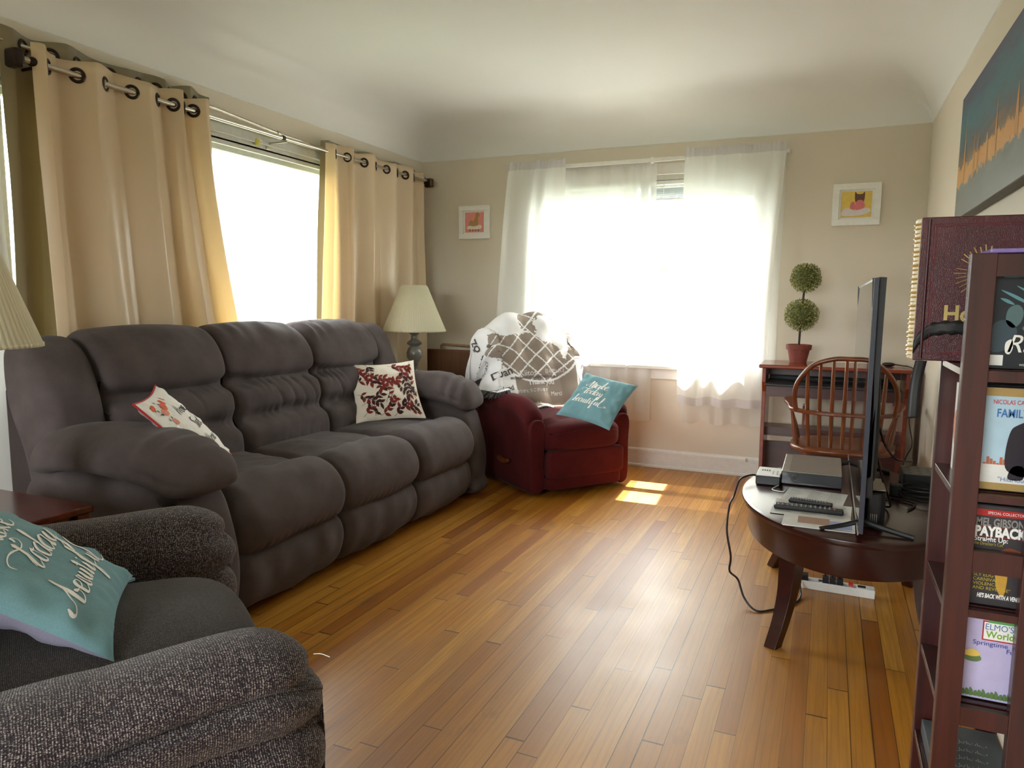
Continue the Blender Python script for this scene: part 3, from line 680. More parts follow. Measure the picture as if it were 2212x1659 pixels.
t = part('canvas_face', MB().box(XR-.046, XR-.0421, y0+.001, y1-.001, z0+.001, z1-.001), city(), t, smooth=False)
m = MB()
fx = lambda y, z: (XR-.0468, y, z)
for (yy, w, h0, h1) in ((3.52, .022, 1.70, 2.00), (3.30, .02, 1.68, 1.86), (3.22, .014, 1.7, 1.84), (3.05, .03, 1.7, 1.8), (2.9, .02, 1.7, 1.9), (2.6, .03, 1.7, 1.86)):
    m.add([fx(yy-w, h0), fx(yy+w, h0), fx(yy+w*.25, (h0+h1)/2+.05), fx(yy, h1), fx(yy-w*.25, (h0+h1)/2+.05)], [(0, 1, 2, 3, 4)])
part('painted_towers', m, C_('city_gold', 196, 138, 66), t, smooth=False)
# ------------------------------------------------------------------ sofa
ID = lambda a, t, b: (a, t, b)
def gauss(x, w): return math.exp(-(x/w)**2)
S_ = [1.93, 2.56, 3.18, 3.80]
t = thing('reclining_sofa', 'long charcoal three-seat reclining sofa along the left wall under the window', 'sofa', (-2.45, 3.0, 0))
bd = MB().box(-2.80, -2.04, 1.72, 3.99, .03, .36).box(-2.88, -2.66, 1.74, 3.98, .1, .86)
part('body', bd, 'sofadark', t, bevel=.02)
backp = [(-2.47, .42), (-2.445, .50), (-2.455, .585), (-2.505, .635), (-2.495, .70), (-2.515, .775), (-2.575, .812), (-2.545, .86), (-2.56, .94), (-2.62, 1.02), (-2.70, 1.062), (-2.79, 1.06), (-2.85, 1.0), (-2.86, .85), (-2.78, .6), (-2.70, .42)]
segz = (.635, .812)
for k in range(3):
    y0, y1 = S_[k], S_[k+1]; sd = k*7.3; ty = [lerp(y0, y1, q) for q in ([.3, .62] if k == 0 else [.42, .58, .7, .85] if k == 1 else [.25, .7])]
    def disp(a, tt, b, y0=y0, y1=y1, sd=sd, ty=ty, k=k):
        if a < -2.72: return 0
        e = min(tt-y0, y1-tt); r = nz((a+sd, tt*1.4, b), 6, .012)
        sm = max(gauss(b-segz[0]-.02*math.sin((tt-y0)/.66*PI), .03), gauss(b-segz[1]+.035*math.sin((tt-y0)/.66*PI), .035))
        r += sm*.007*math.sin(tt*80+sd+14*noise.noise(Vector((tt*5, b*4, sd))))*max(0, .4+1.3*noise.noise(Vector((tt*4, b*5, sd+9))))
        r -= sm*.012
        if b < .8:
            for q in ty: r -= .011*gauss(tt-q-.02*math.sin(b*20+sd), .012)*(.5+.5*math.sin(b*17+sd))
        else: r += gauss(b-1.04, .05)*.005*math.sin(tt*50+sd+8*noise.noise(Vector((tt*4, 0, sd))))*max(0, .3+1.5*noise.noise(Vector((tt*3, 2, sd))))
        return r
    m = MB().loft(backp, y0+.004, y1-.004, ID, 60, .055, 112, crown=.018, disp=disp); part('back_cushion', m, 'sofa', t, auto=0)
for (y0, y1) in ((1.70, 1.93), (3.80, 4.02)):
    wp = [(-2.56, .40), (-2.53, .62), (-2.56, .8), (-2.62, .96), (-2.69, 1.03), (-2.78, 1.035), (-2.83, .98), (-2.82, .8), (-2.74, .6), (-2.68, .4)]
    m = MB().loft(wp, y0, y1, ID, 20, .05, 60, crown=.012, disp=lambda a, tt, b: nz((a, tt, b), 7, .012)); part('back_wing', m, 'sofa', t, auto=0)
seatp = [(-2.62, .30), (-2.60, .48), (-2.46, .492), (-2.32, .494), (-2.20, .492), (-2.10, .475), (-2.05, .42), (-2.06, .3)]
padp = [(-2.19, .32), (-2.182, .43), (-2.13, .487), (-2.04, .512), (-1.95, .490), (-1.892, .43), (-1.872, .36), (-1.892, .29), (-1.94, .255), (-2.04, .248)]
lowp = [(-2.09, .265), (-1.99, .275), (-1.925, .25), (-1.90, .18), (-1.915, .10), (-1.96, .045), (-2.02, .028), (-2.09, .035)]
for k in range(3):
    y0, y1 = S_[k], S_[k+1]; sd = k*3.1
    f1 = lambda a, tt, b, sd=sd: nz((a+sd, tt, b), 5, .012)+nz((a*3+sd, tt*1.3, b), 8, .004)
    f2 = lambda a, tt, b, sd=sd, y0=y0: nz((a+sd, tt, b), 5, .014)+gauss(b-.49, .05)*.006*math.sin(tt*38+a*40+sd)*max(0, noise.noise(Vector((tt*3, a*3, sd)))+.3)-gauss(b-.265, .03)*.008*(math.sin(tt*70+sd)**2)
    f3 = lambda a, tt, b, sd=sd: nz((a+sd, tt*1.5, b), 6, .010)+.004*math.sin(tt*45+sd)*gauss(b-.2, .07)
    part('seat_cushion', MB().loft(seatp, y0+.003, y1-.003, ID, 36, .05, 64, crown=.02, disp=f1), 'sofa', t, auto=0)
    part('footrest_pad', MB().loft(padp, y0+.003, y1-.003, ID, 44, .075, 80, crown=.012, disp=f2), 'sofa', t, auto=0)
    part('front_panel', MB().loft(lowp, y0+.003, y1-.003, ID, 40, .05, 64, crown=.014, disp=f3), 'sofa', t, auto=0)
for (y0, y1, sg) in ((1.64, 1.925, -1), (3.805, 4.06, 1)):
    sp_ = [(-2.72, .03), (-2.74, .3), (-2.66, .54), (-2.4, .585), (-2.08, .58), (-1.96, .53), (-1.905, .42), (-1.875, .28), (-1.885, .13), (-1.93, .03)]
    if sg > 0: sp_ = [(-2.74+(a+2.74)*.94, b) for a, b in sp_]
    part('arm_panel', MB().loft(sp_, y0+.03, y1-.01, ID, 12, .04, 80, crown=.01, disp=lambda a, tt, b: nz((a, tt, b), 4, .010)), 'sofa', t, auto=0)
    cy = (y0+y1)/2; hw = (y1-y0)/2+.012
    ap = [(cy-hw, .63), (cy-hw+.03, .69), (cy-.05, .73), (cy+.05, .73), (cy+hw-.03, .69), (cy+hw, .63), (cy+hw-.02, .58), (cy, .56), (cy-hw+.02, .58)]
    def pl(a, tt, b, cy=cy, sg=sg):
        f = (tt+2.62)/.75; tt = tt if sg < 0 else -2.63+(tt+2.63)*.90; dz = .028*math.sin(min(1, max(0, f))*PI*.8)-.10*max(0, f-.55)**1.5*2.0-.02*max(0, .2-f)*5
        w = 1+.10*math.sin(f*PI); return (tt, cy+(a-cy)*w, b+dz)
    def dp(a, tt, b): return nz((a, tt, b), 6, .010)+(.006*math.sin(tt*75+a*10)*gauss(tt+2.0, .09) if b > .62 else 0)-.006*gauss(b-.63, .012)*min(1, max(0, (tt+2.12)/.08))
    part('armrest', MB().loft(ap, -2.63, -1.86, pl, 44, .085, 72, crown=.0, disp=dp, sc=True), 'sofa', t, auto=0)
m = MB().soft((-1.955, 1.672, .548), (.042, .022, .034), 2.2, 8); part('recline_latch', m, 'rubber', t, label='black oval recliner latch')
for x, y in ((-2.05, 1.78), (-2.05, 3.9), (-2.7, 1.78), (-2.7, 3.9)): part('foot', MB().box(x-.03, x+.03, y-.03, y+.03, 0, .035), 'black', t, smooth=False)

# ------------------------------------------------------------------ foreground tweed armchair
fx_, fy_ = math.cos(ANG), math.sin(ANG)
AC = Vector((-1.53, .88, 0))      # between the arms, half way back
AF = frame(AC, (fy_, -fx_, 0), (fx_, fy_, 0), (0, 0, 1))   # local x = chair's right (towards the camera), y = front
XF = AF
t = thing('tweed_armchair', 'brown and cream tweed armchair in the foreground, cut by the left edge', 'armchair', (0, 0, 0))
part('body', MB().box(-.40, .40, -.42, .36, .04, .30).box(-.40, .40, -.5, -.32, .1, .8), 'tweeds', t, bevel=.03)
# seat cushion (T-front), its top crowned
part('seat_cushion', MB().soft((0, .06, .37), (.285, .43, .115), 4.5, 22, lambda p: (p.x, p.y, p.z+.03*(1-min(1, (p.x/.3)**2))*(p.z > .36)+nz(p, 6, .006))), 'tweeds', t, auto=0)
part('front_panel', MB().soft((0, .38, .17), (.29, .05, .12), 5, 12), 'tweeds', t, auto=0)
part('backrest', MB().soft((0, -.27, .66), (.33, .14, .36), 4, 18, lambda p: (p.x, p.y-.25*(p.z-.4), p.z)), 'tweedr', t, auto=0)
for sg in (-1, 1):
    cx = sg*.43
    # padded roll arm: stacked horizontal bulges down the outside and round the front
    prof = []
    hw = .115
    for (x, z) in ((-.9, .42), (-1.0, .48), (-.9, .54), (-.5, .59), (.1, .605), (.62, .595), (1.0, .565), (1.0, .54), (.86, .525), (1.12, .505), (1.18, .475), (1.02, .44), (.88, .428), (1.14, .40), (1.22, .35), (1.08, .30), (.88, .288), (1.14, .25), (1.2, .19), (1.1, .12), (1.1, .04), (0, .03), (-.85, .04), (-.85, .25)):
        prof.append((cx+sg*x*hw, z))
    def pl(a, tt, b, sg=sg, cx=cx):
        f = (tt+.46)/.92; d = max(0, f-.72)/.28
        dz = -.035*d**2.4*max(0, b-.42)/.18*(.35 if sg < 0 else 1)-.035*min(1, max(0, (.95-f)/.28))*(b > .5)*(0 if sg < 0 else 1)
        lob = 0
        for (n0, n1) in ((.525, .64), (.428, .525), (.288, .428), (.12, .288)):
            if n0 <= b < n1: lob = math.sqrt(max(0, math.sin(PI*(b-n0)/(n1-n0))))
        tt = tt+.05*lob*max(0, (tt-.2)/.27)**1.6+(.04 if sg < 0 else 0)*max(0, (tt-.1)/.37)
        pinch = 1+.07*math.sin(f*PI)
        return (cx+(a-cx)*pinch, tt, b+dz)
    def dp(a, tt, b):
        return nz((a, tt, b), 5, .010)+.006*math.sin(b*60+tt*5)*max(0, (tt-.25)/.2)*(b > .4)-.012*(gauss(b-.41, .02)+gauss(b-.185, .02))*max(0, (tt-.1)/.35)
    part('armrest', MB().loft(prof, -.46, .47, pl, 46, .10, 230, crown=.0, disp=dp, sc=True), 'tweedr', t, auto=0)
    w = 0 and MB().tube([(cx-sg*.10, .445, .04), (cx-sg*.105, .452, .3), (cx-sg*.10, .455, .48), (cx-sg*.06, .45, .555), (cx, .45, .575), (cx+sg*.06, .45, .55)], .006, 6, 6); w
part('loose_thread', MB().tube([(.500, .495, .548), (.513, .505, .551), (.531, .515, .55)], .0007, 4, 5), 'ink', t)
part('tuft_button', MB().tube([(.02, .36, .502), (.02, .36, .503)], .0085, 12), 'tweedr', t)
for x, y in ((-.38, .33), (.38, .33), (-.38, -.4), (.38, -.4)): part('foot', MB().lathe([(0, 0), (.022, 0), (.03, .045), (0, .045)], (x, y, 0), 12), 'mahog', t)
XF = Matrix.Identity(4)
# blue pillow on it
def pframe(c, ex, eyhint):   # ex along the bottom edge, ey up the pillow
    ex = Vector(ex).normalized(); ez = ex.cross(Vector(eyhint)).normalized(); ey = ez.cross(ex); return frame(Vector(c), ex, ey, ez)
P0 = pframe((-1.506, .933, .625), (-.722, .689, .055), (-.549, -.62, .56))
t, f = pillow('throw_pillow', 'large teal blue throw pillow with white brush lettering on the foreground tweed armchair', P0, .21, .21, .058, 'blue', 'lav', seed=1.7)
m = MB()
brush(m, 'Make', f, -.10, .08, .044, .0105, .2)
brush(m, 'Today', f, -.085, -.015, .040, .010, .2)
brush(m, 'BeautifuL', f, -.14, -.115, .036, .0095, .2)
part('lettering', m, 'ink', t, smooth=False, fixn=False)
z = MB().tube([f(.207, -.2, -.01), f(.213, -.201, -.02)], .004, 6); q = Vector(f(.209, -.206, -.02)); z.box(q.x-.003, q.x+.006, q.y, q.y+.018, q.z-.003, q.z+.003); part('zip_pull', z, C_('pale_blue_metal', 140, 190, 214), t)
# ------------------------------------------------------------------ side table + lamp at left
def side_table(label, x0, x1, y0, y1, h):
    t = thing('end_table', label, 'table', ((x0+x1)/2, (y0+y1)/2, 0), 'cherry end tables with lamps')
    part('tabletop', MB().box(x0, x1, y0, y1, h-.022, h), 'cherry', t, smooth=False, bevel=.005)
    part('apron', MB().box(x0+.03, x1-.03, y0+.03, y1-.03, h-.10, h-.023), 'cherry', t, smooth=False)
    part('lower_shelf', MB().box(x0+.04, x1-.04, y0+.04, y1-.04, .16, .18), 'cherry', t, smooth=False, bevel=.003)
    for x in (x0+.03, x1-.03):
        for y in (y0+.03, y1-.03): part('leg', MB().box(x-.02, x+.02, y-.02, y+.02, 0, h-.023), 'cherry', t, smooth=False, bevel=.003)
side_table('cherry end table at the left edge, between the armchair and the long sofa', -2.56, -2.06, 1.10, 1.49, .56)
side_table('cherry end table in the far corner, mostly hidden behind the sofa arm', -2.87, -2.42, 4.22, 4.74, .60)
def lamp(name, label, c, z0, zs0, zs1, r0, r1, base):
    t = thing(name, label, 'lamp', (c[0], c[1], z0), 'matching table lamps')
    k = (zs0-z0)
    if base:
        pr = [(0, 0), (.075, 0), (.078, .012), (.06, .022), (.035, .032), (.03, .06), (.036, .075), (.026, .085), (.022, .11), (.03, .15), (.052, .185), (.056, .215), (.046, .245), (.03, .262), (.05, .272), (.054, .285), (.04, .296), (.024, .31), (.022, .335), (.034, .345), (.034, .356), (.016, .37), (.012, .40), (0, .40)]
        s_ = k/.36; part('base', MB().lathe([(r, z*s_) for r, z in pr], (c[0], c[1], z0), 36), 'pewter', t, auto=60)
    else: part('base', MB().lathe([(0, 0), (.07, 0), (.07, .02), (.03, .04), (.05, .12), (.06, .2), (.04, .3), (.012, k+.02), (0, k+.02)], (c[0], c[1], z0), 30), 'pewter', t, auto=60)
    n = 76; sh = MB().lathe([(r0-.002, zs0), (r0, zs0), (r0*.997, zs0+.012), (lerp(r0, r1, .03), zs0+.0125), (lerp(r0, r1, .5), (zs0+zs1)/2), (lerp(r0, r1, .96), zs1-.011), (r1+.001, zs1-.010), (r1, zs1)], (c[0], c[1], 0), n*4, lambda a: 1+.011*math.sin(a*n))
    o = part('lamp_shade', sh, 'shade', t, auto=0); so = o.modifiers.new('s', 'SOLIDIFY'); so.thickness = .002
    part('harp', MB().tube([(c[0]-.01, c[1], zs0-.02), (c[0]-.05, c[1], (zs0+zs1)/2), (c[0], c[1], zs1+.0), (c[0]+.05, c[1], (zs0+zs1)/2), (c[0]+.01, c[1], zs0-.02)], .002, 6, 8).tube([(c[0]-r1, c[1], zs1-.008), (c[0]+r1, c[1], zs1-.008)], .0015, 5), 'brass', t)
    part('bulb', MB().lathe([(0, 0), (.014, 0), (.014, .03), (.03, .06), (.032, .08), (.02, .105), (0, .112)], (c[0], c[1], zs0+.01), 20), 'white', t)
lamp('table_lamp', 'cream pleated lamp cut by left edge, over the near end table', (-2.27, 1.253), .56, 1.055, 1.42, .21, .085, False)
lamp('table_lamp', 'cream pleated lamp with turned pewter base in the far corner beside sofa', (-2.71, 4.47), .60, .979, 1.306, .225, .091, True)
# folding table in the corner
t = thing('folding_table', 'brown wood-grain folding table top with tan rail, leaning on far wall', 'folding table', (-2.7, 5.1, 0))
part('tabletop', MB().box(-3.03, -2.36, 5.04, 5.065, .02, .815), 'panel', t, smooth=False, bevel=.004)
part('edge_strip', MB().box(-3.03, -2.36, 5.036, 5.04, .80, .806), C_('panel_line', 120, 84, 54, .6), t, smooth=False)
part('rail', MB().tube([(-2.84, 5.10, 0), (-2.84, 5.10, .80), (-2.84, 5.10, .842), (-2.83, 5.10, .852), (-2.45, 5.10, .838), (-2.44, 5.10, .83), (-2.44, 5.10, 0)], .0115, 10), 'tanrail', t)
# ------------------------------------------------------------------ pillows on the sofa
P1 = pframe((-2.30, 3.70, .665), (.86, -.10, .03), (-.12, .12, .95))
P1 = pframe((-2.36, 3.57, .668), (.693, .72, .037), (-.443, .386, .809))
t, f = pillow('throw_pillow', 'cream square pillow with rust and maroon leaf print on the sofa', P1, .205, .20, .05, 'canvas', 'canvas', seed=4.2)
LC = []; random.seed(11); LR, LD, ST = MB(), MB(), MB()
def leaf(mb, x, y, a, L, w, k=0):
    pts = [(0, 0), (.25, .42), (.55, .5), (1, 0), (.55, -.5), (.25, -.42)]
    pts = [(p[0]*L, p[1]*w) for p in pts]; ca, sa = math.cos(a), math.sin(a)
    q = [(x+p*ca-q_*sa, y+p*sa+q_*ca) for p, q_ in pts]
    cq = Vector((x+L*.5*ca, y+L*.5*sa)); near_ = any((cq-o_).length < .0165 for o_ in LC)
    if not near_ and all(abs(u) < .198 and abs(v) < .193 for u, v in q): LC.append(cq); mb.add([f(u, v, .0016+k*.0007) for u, v in q], [tuple(range(6))])
for (x, y, a, n_, dk) in ((-.19, .16, -.5, 6, 0), (-.14, .10, -.15, 7, 0), (-.19, -.02, -.5, 6, 1), (-.17, -.10, .4, 5, 0), (-.05, -.03, .5, 5, 0), (.03, .17, -.4, 6, 0), (.10, .15, -1.3, 8, 1), (.16, .02, -1.7, 7, 1), (.06, .04, -1.0, 6, 1), (.17, .18, -1.9, 7, 0), (-.16, -.17, .7, 5, 0), (-.06, -.18, .5, 5, 0), (.02, -.19, .8, 6, 1), (.09, -.15, .3, 5, 1), (-.17, .17, -1.1, 6, 1), (-.02, -.10, 1.2, 4, 0), (.12, -.08, 1.1, 5, 1), (-.10, .19, -1.2, 6, 1), (.0, .08, -2.2, 5, 0), (.19, -.05, 2.2, 5, 1), (-.19, .05, .2, 5, 0), (.04, -.12, -.3, 6, 0), (.17, .10, -2.6, 5, 0), (-.12, -.08, -1.2, 4, 1)):
    px, py, aa = x, y, a
    for i in range(n_):
        nx, ny = px+.026*math.cos(aa), py+.026*math.sin(aa)
        if max(abs(nx), abs(ny)) > .195: break
        d = Vector((-(ny-py), nx-px)).normalized()*.0011; ST.add([f(px+d.x, py+d.y), f(nx+d.x, ny+d.y), f(nx-d.x, ny-d.y), f(px-d.x, py-d.y)], [(0, 3, 2, 1)])
        for sg in (-1, 1):
            mb = LD if (dk and random.random() < .8) or random.random() < .2 else LR; leaf(mb, nx, ny, aa+sg*random.uniform(.5, 1.0), random.uniform(.032, .05), random.uniform(.016, .024), random.random()*2)
        px, py = nx, ny; aa += random.uniform(-.25, .25)
    leaf(LR, px, py, aa, .045, .02, 1)
part('rust_leaf_print', LR, 'leafr', t, smooth=False, fixn=False); part('maroon_leaf_print', LD, 'leafd', t, smooth=False, fixn=False); part('stem_print', ST, 'leafd', t, smooth=False, fixn=False)
P2 = pframe((-2.27, 2.13, .66), (.60, -.03, -.42), (-.10, .55, .62))
P2 = pframe((-2.20, 1.98, .700), (-.639, .768, .051), (-.497, -.462, .735))
t, f = pillow('throw_pillow', 'white floral pillow with red piping and black lettering behind near sofa arm', P2, .20, .20, .042, 'canvasw', C_('dark_floral', 176, 150, 150, .8), edge='piping', seed=2.2)
t2 = MB(); brush(t2, 'Home', f, -.04, .06, .026, .006, .1, .5); brush(t2, 'Sweet', f, -.02, -.02, .026, .006, .1, .5); brush(t2, 'Home', f, -.04, -.10, .026, .006, .1, .5); part('lettering', t2, 'inkblk', t, smooth=False, fixn=False)
fo, fp, fs_ = MB(), MB(), MB(); random.seed(5)
for (x, y, r, mb) in ((-.09, .13, .022, fo), (-.12, .11, .018, fp), (-.06, .15, .018, fo), (-.12, .06, .017, fp), (-.12, -.11, .022, fo), (-.15, .15, .014, fo), (.0, .16, .014, fp), (-.09, -.14, .016, fo)):
    for k in range(7):
        a = k*.9+x*9; blobp = [(x+r*.55*math.cos(a)+r*.5*math.cos(b), y+r*.55*math.sin(a)+r*.42*math.sin(b)) for b in [i*PI/4 for i in range(8)]]
        mb.add([f(u, v, .0014+k*.0002) for u, v in blobp], [tuple(range(8))])
for i in range(34):
    x, y = -.12+random.uniform(-.035, .03), random.uniform(-.12, .16); a = random.uniform(0, 6); L = .016
    q = [(x, y), (x+L*.5*math.cos(a+.5), y+L*.5*math.sin(a+.5)), (x+L*math.cos(a), y+L*math.sin(a)), (x+L*.5*math.cos(a-.5), y+L*.5*math.sin(a-.5))]
    if all(max(abs(u), abs(v)) < .18 for u, v in q): fs_.add([f(u, v, .001) for u, v in q], [(3, 2, 1, 0)])
part('orange_flower_print', fo, 'orange', t, smooth=False, fixn=False); part('pink_flower_print', fp, 'pinkp', t, smooth=False, fixn=False); part('grey_leaf_print', fs_, 'slate', t, smooth=False, fixn=False)
# ------------------------------------------------------------------ red recliner
RF = frame((-1.682, 4.525, 0), (-.6, -.8, 0), (.8, -.6, 0), (0, 0, 1)); XF = RF
t = thing('recliner', 'burgundy velour recliner in the corner by the far window, with wooden lever', 'recliner', (0, 0, 0))
part('base', MB().box(-.25, .25, -.30, .28, 0, .06), 'mahog', t, smooth=False, bevel=.01)
part('body', MB().box(-.30, .30, -.36, .34, .06, .30), 'reddark', t, bevel=.02)
part('seat_cushion', MB().soft((0, .065, .37), (.29, .39, .10), 5.5, 20, lambda p: (p.x, p.y, p.z+.025*(1-(p.x/.26)**2)*(p.z > .37)+nz(p, 6, .006)-.02*(p.y > .3)*(p.z > .4))), 'red', t, auto=0)
part('footrest_panel', MB().soft((0, .405, .205), (.285, .038, .088), 9, 16), 'red', t, auto=0)
part('lower_panel', MB().soft((0, .385, .085), (.28, .033, .042), 9, 14), 'red', t, auto=0)
for sg in (-1, 1):
    cx = sg*.325
    ap = [(cx-.05, .04), (cx+.05, .04), (cx+.052, .3), (cx+.056, .47), (cx+.068, .515), (cx+.062, .56), (cx+.03, .59), (cx-.02, .592), (cx-.058, .56), (cx-.066, .51), (cx-.055, .46), (cx-.05, .3)]
    def pl(a, tt, b, cx=cx): f = max(0, (tt-.16)/.22); return (a, tt, b-.10*f**1.8*(max(0, b-.25)/.34)+.012*math.sin((tt+.36)*4))
    part('armrest', MB().loft(ap, -.36, .345, pl, 30, .035, 96, crown=.006, disp=lambda a, tt, b: nz((a, tt, b), 6, .006)), 'red', t, auto=0)
    part('arm_front', MB().loft([(cx-.045, .05), (cx+.045, .05), (cx+.05, .3), (cx+.055, .42), (cx+.03, .475), (cx-.03, .475), (cx-.055, .42), (cx-.05, .3)], .335, .37, lambda a, tt, b: (a, tt, b), 4, .012, 64), 'red', t, auto=0)
bp = [(-.14, .40), (-.13, .5), (-.165, .62), (-.20, .72), (-.235, .84), (-.27, .95), (-.33, 1.035), (-.38, 1.045), (-.425, 1.0), (-.41, .85), (-.36, .6), (-.30, .38)]
def plb(a, tt, b): w = 1-.0*b; k = 1-.35*max(0, (b-.80)/.25)**2*min(1, abs(tt)/.26)**2*.6; return (tt*w, a, .4+(b-.4)*(1-.09*max(0, (b-.7)/.35)*(abs(tt)/.3)**3))
part('backrest', MB().loft(bp, -.29, .29, plb, 34, .08, 96, crown=.03, disp=lambda a, tt, b: nz((a, tt, b), 5, .012)), 'red', t, auto=0)
lv = part('lever', MB().tube([(.375, .02, .20), (.42, .03, .20)], .012, 10).tube([(.41, .02, .20), (.42, .10, .19), (.425, .17, .205)], lambda q: .012+.006*math.sin(q*PI), 10, 4), 'oakchair', t, label='turned wooden lever')
# throw blanket over the back
prof = catmull([(0, .02, .47), (0, -.075, .49), (0, -.095, .56), (0, -.14, .66), (0, -.185, .80), (0, -.225, .93), (0, -.285, 1.045), (0, -.35, 1.088), (0, -.42, 1.075), (0, -.455, 1.0), (0, -.46, .85), (0, -.44, .76)], 10)
pl_ = [0]
for i in range(1, len(prof)): pl_.append(pl_[-1]+(prof[i]-prof[i-1]).length)
PLN = pl_[-1]
def pr_at(s):
    s = max(0, min(PLN, s))
    for i in range(1, len(prof)):
        if pl_[i] >= s: k = (s-pl_[i-1])/max(1e-9, pl_[i]-pl_[i-1]); return prof[i-1].lerp(prof[i], k)
    return prof[-1]
HW = .66
def BS(u, v, off=0):   # u -1..1 across (+ = camera left), v 0..1 from seat over the back
    s = v*PLN; p = pr_at(s); q = pr_at(s+.01)-pr_at(s-.01); q.normalize(); n = Vector((0, -q.z, q.y)); n = -n if n.y < 0 and v < .5 else n
    n = Vector((0, q.z, -q.y))*1.0
    if n.y < 0 and v < .45: n = -n
    ex = .30+.02*math.sin(v*9); a = abs(u)*HW; sg = 1 if u > 0 else -1
    topdrop = -.10*max(0, (p.z-.85)/.24)*(min(a, ex)/ex)**3
    w = nz((u*3+3, v*5, 1), 1, .022)+.008*math.sin(u*17+v*6)*(abs(u) < .6)+.006*nz((u*9, v*14, 2), 1)
    pos = Vector((sg*min(a, ex), p.y, p.z+topdrop))+n*(max(w, -.008)+.026+off)
    if a > ex:
        e = a-ex; c = e/(HW-ex)
        if sg < 0: e *= .5
        fold = .018*math.sin(v*26+2*sg)+.02*nz((v*7, e*6, sg), 1)
        base = Vector((sg*(ex+.055*math.sin(min(1, e/.08)*PI/2)+e*.10), p.y, p.z+topdrop))
        tt_ = max(0, min(1, (p.z-.72)/.34)) if p.y > -.4 else 1; base.y -= e*(.80*(1-tt_)+.10*tt_)*(1 if sg > 0 else .3)*(1 if p.y > -.4 else 0); base.z -= e*(.30*(1-tt_)+.92*tt_)+.10*c*c*(1-tt_)
        base += Vector((sg*1, 0, 0))*(fold+off+.01)+Vector((0, .01, 0))
        base.z = max(base.z, .50) if sg*1 > 0 and base.y > -.32 else max(base.z, .12)
        if base.y > -.36 and base.z < .61 : base.z = .607+.1*abs(fold)
        pos = base+n*.026*(1-min(1, e/.07))
    return pos
CONT = [[(-.62, 1.0), (-.5, .83), (-.30, .70), (-.16, .635), (-.02, .60), (.02, .63), (-.08, .66), (.10, .80), (.16, .95), (.1, 1.05), (-.62, 1.1)],
        [(-.05, .60), (-.12, .585), (-.2, .60), (-.3, .62), (-.2, .58), (-.1, .565)]]
def inpoly(x, y, P):
    c = False; j = len(P)-1
    for i in range(len(P)):
        if (P[i][1] > y) != (P[j][1] > y) and x < (P[j][0]-P[i][0])*(y-P[i][1])/(P[j][1]-P[i][1])+P[i][0]: c = not c
        j = i
    return c
NA = [(.55, .60), (.60, .66), (.36, .67), (.24, .60), (.18, .55), (.12, .50), (.02, .47), (-.0, .49), (.06, .535), (.00, .545), (.06, .60), (.12, .66), (.3, .72), (.55, .70)]
NA = [(.50, .54), (.44, .50), (.38, .455), (.33, .43), (.24, .425), (.17, .42), (.10, .43), (.05, .425), (.06, .44), (.14, .445), (.17, .49), (.13, .52), (.10, .56), (.2, .62), (.48, .62)]
NA0 = [(.46, .66), (.30, .65), (.20, .58), (.13, .50), (.04, .475), (-.03, .46), (-.02, .50), (.02, .52), (-.02, .53), (.04, .60), (.02, .70), (.46, .72)]
SA = [(-.03, .45), (0, .48), (-.08, .50), (-.22, .515), (-.35, .50), (-.43, .44), (-.42, .38), (-.36, .33), (-.33, .29), (-.29, .30), (-.28, .35), (-.2, .375), (-.08, .38), (-.02, .41)]
SA0 = [(-.10, .45), (-.02, .475), (-.12, .55), (-.28, .58), (-.36, .55), (-.44, .47), (-.42, .38), (-.36, .30), (-.30, .20), (-.24, .16), (-.22, .22), (-.20, .32), (-.12, .38)]
def bmat(u, v):
    uu = 2*u-1
    if v < .02: return 0
    jx = .012*noise.noise(Vector((uu*40, v*90, 0))); x, y = uu+jx*2, v+jx
    inside = (uu/.56)**2+((v-.50)/.28)**2 < 1
    col = -.43 < uu < .31 and v < .46
    if inside or col:
        if inpoly(x, y/1.22, NA) or inpoly(x, y/1.22, SA): return 0
        if inside:
            a = (v-.5)*1.25+.55*uu+.20*uu*uu; b = (v-.5)*1.25-.75*uu+.15*uu*uu
            if abs((a/.125) % 1-.5) > .445 or abs((b/.155) % 1-.5) > .455: return 0
            r = math.sqrt((uu/.56)**2+((v-.50)/.28)**2)
            if r > .955: return 0
        return 1
    return 0
t = thing('throw_blanket', 'white and taupe world-map throw with lettering draped over the recliner back', 'blanket', (0, -.3, .5))
m = MB().grid(210, 250, lambda u, v: BS(2*u-1, v), mfn=bmat); o = part('cloth', m, ['blw', 'blt'], t, auto=0, fixn=False); so = o.modifiers.new('s', 'SOLIDIFY'); so.thickness = .004; so.offset = 0
def bf(x, y, off=.006): return BS(-x/HW, y/PLN, off)   # x metres to camera right, y metres up the back
m = MB(); dk = MB()
def pt(mb, s, x, y, h, **k): put_text(mb, s, bf, x, y, h, **k)
pt(m, 'Kiitos', -.17, .315, .040); pt(m, '감사합니다', .02, .325, .026); pt(m, 'Thank you', -.12, .245, .036, bold=.02)
pt(m, 'ありがとうございます', -.22, .195, .018); pt(m, 'Merci', .05, .165, .028); pt(m, 'O xöë', -.15, .11, .03, bold=.02)
pt(dk, 'BROADBAND CONNECTIVITY GROUP', -.25, .292, .016, bold=.03)
part('white_lettering', m, 'blw', t, smooth=False, fixn=False)
pt(dk, 'ÖZ', -.42, .74, .045, bold=.04, rot=.8); pt(dk, 'KÖ', -.49, .64, .045, bold=.05, rot=.8); pt(dk, 'Obri', -.50, .49, .065, bold=.01, rot=.75)
pt(dk, 'Graci', -.48, .37, .05, rot=.7, shear=.3); pt(dk, 'Dan', -.34, .30, .055, rot=.3, bold=.02); pt(dk, 'Obrigad', -.40, .20, .036, rot=.1, bold=.02)
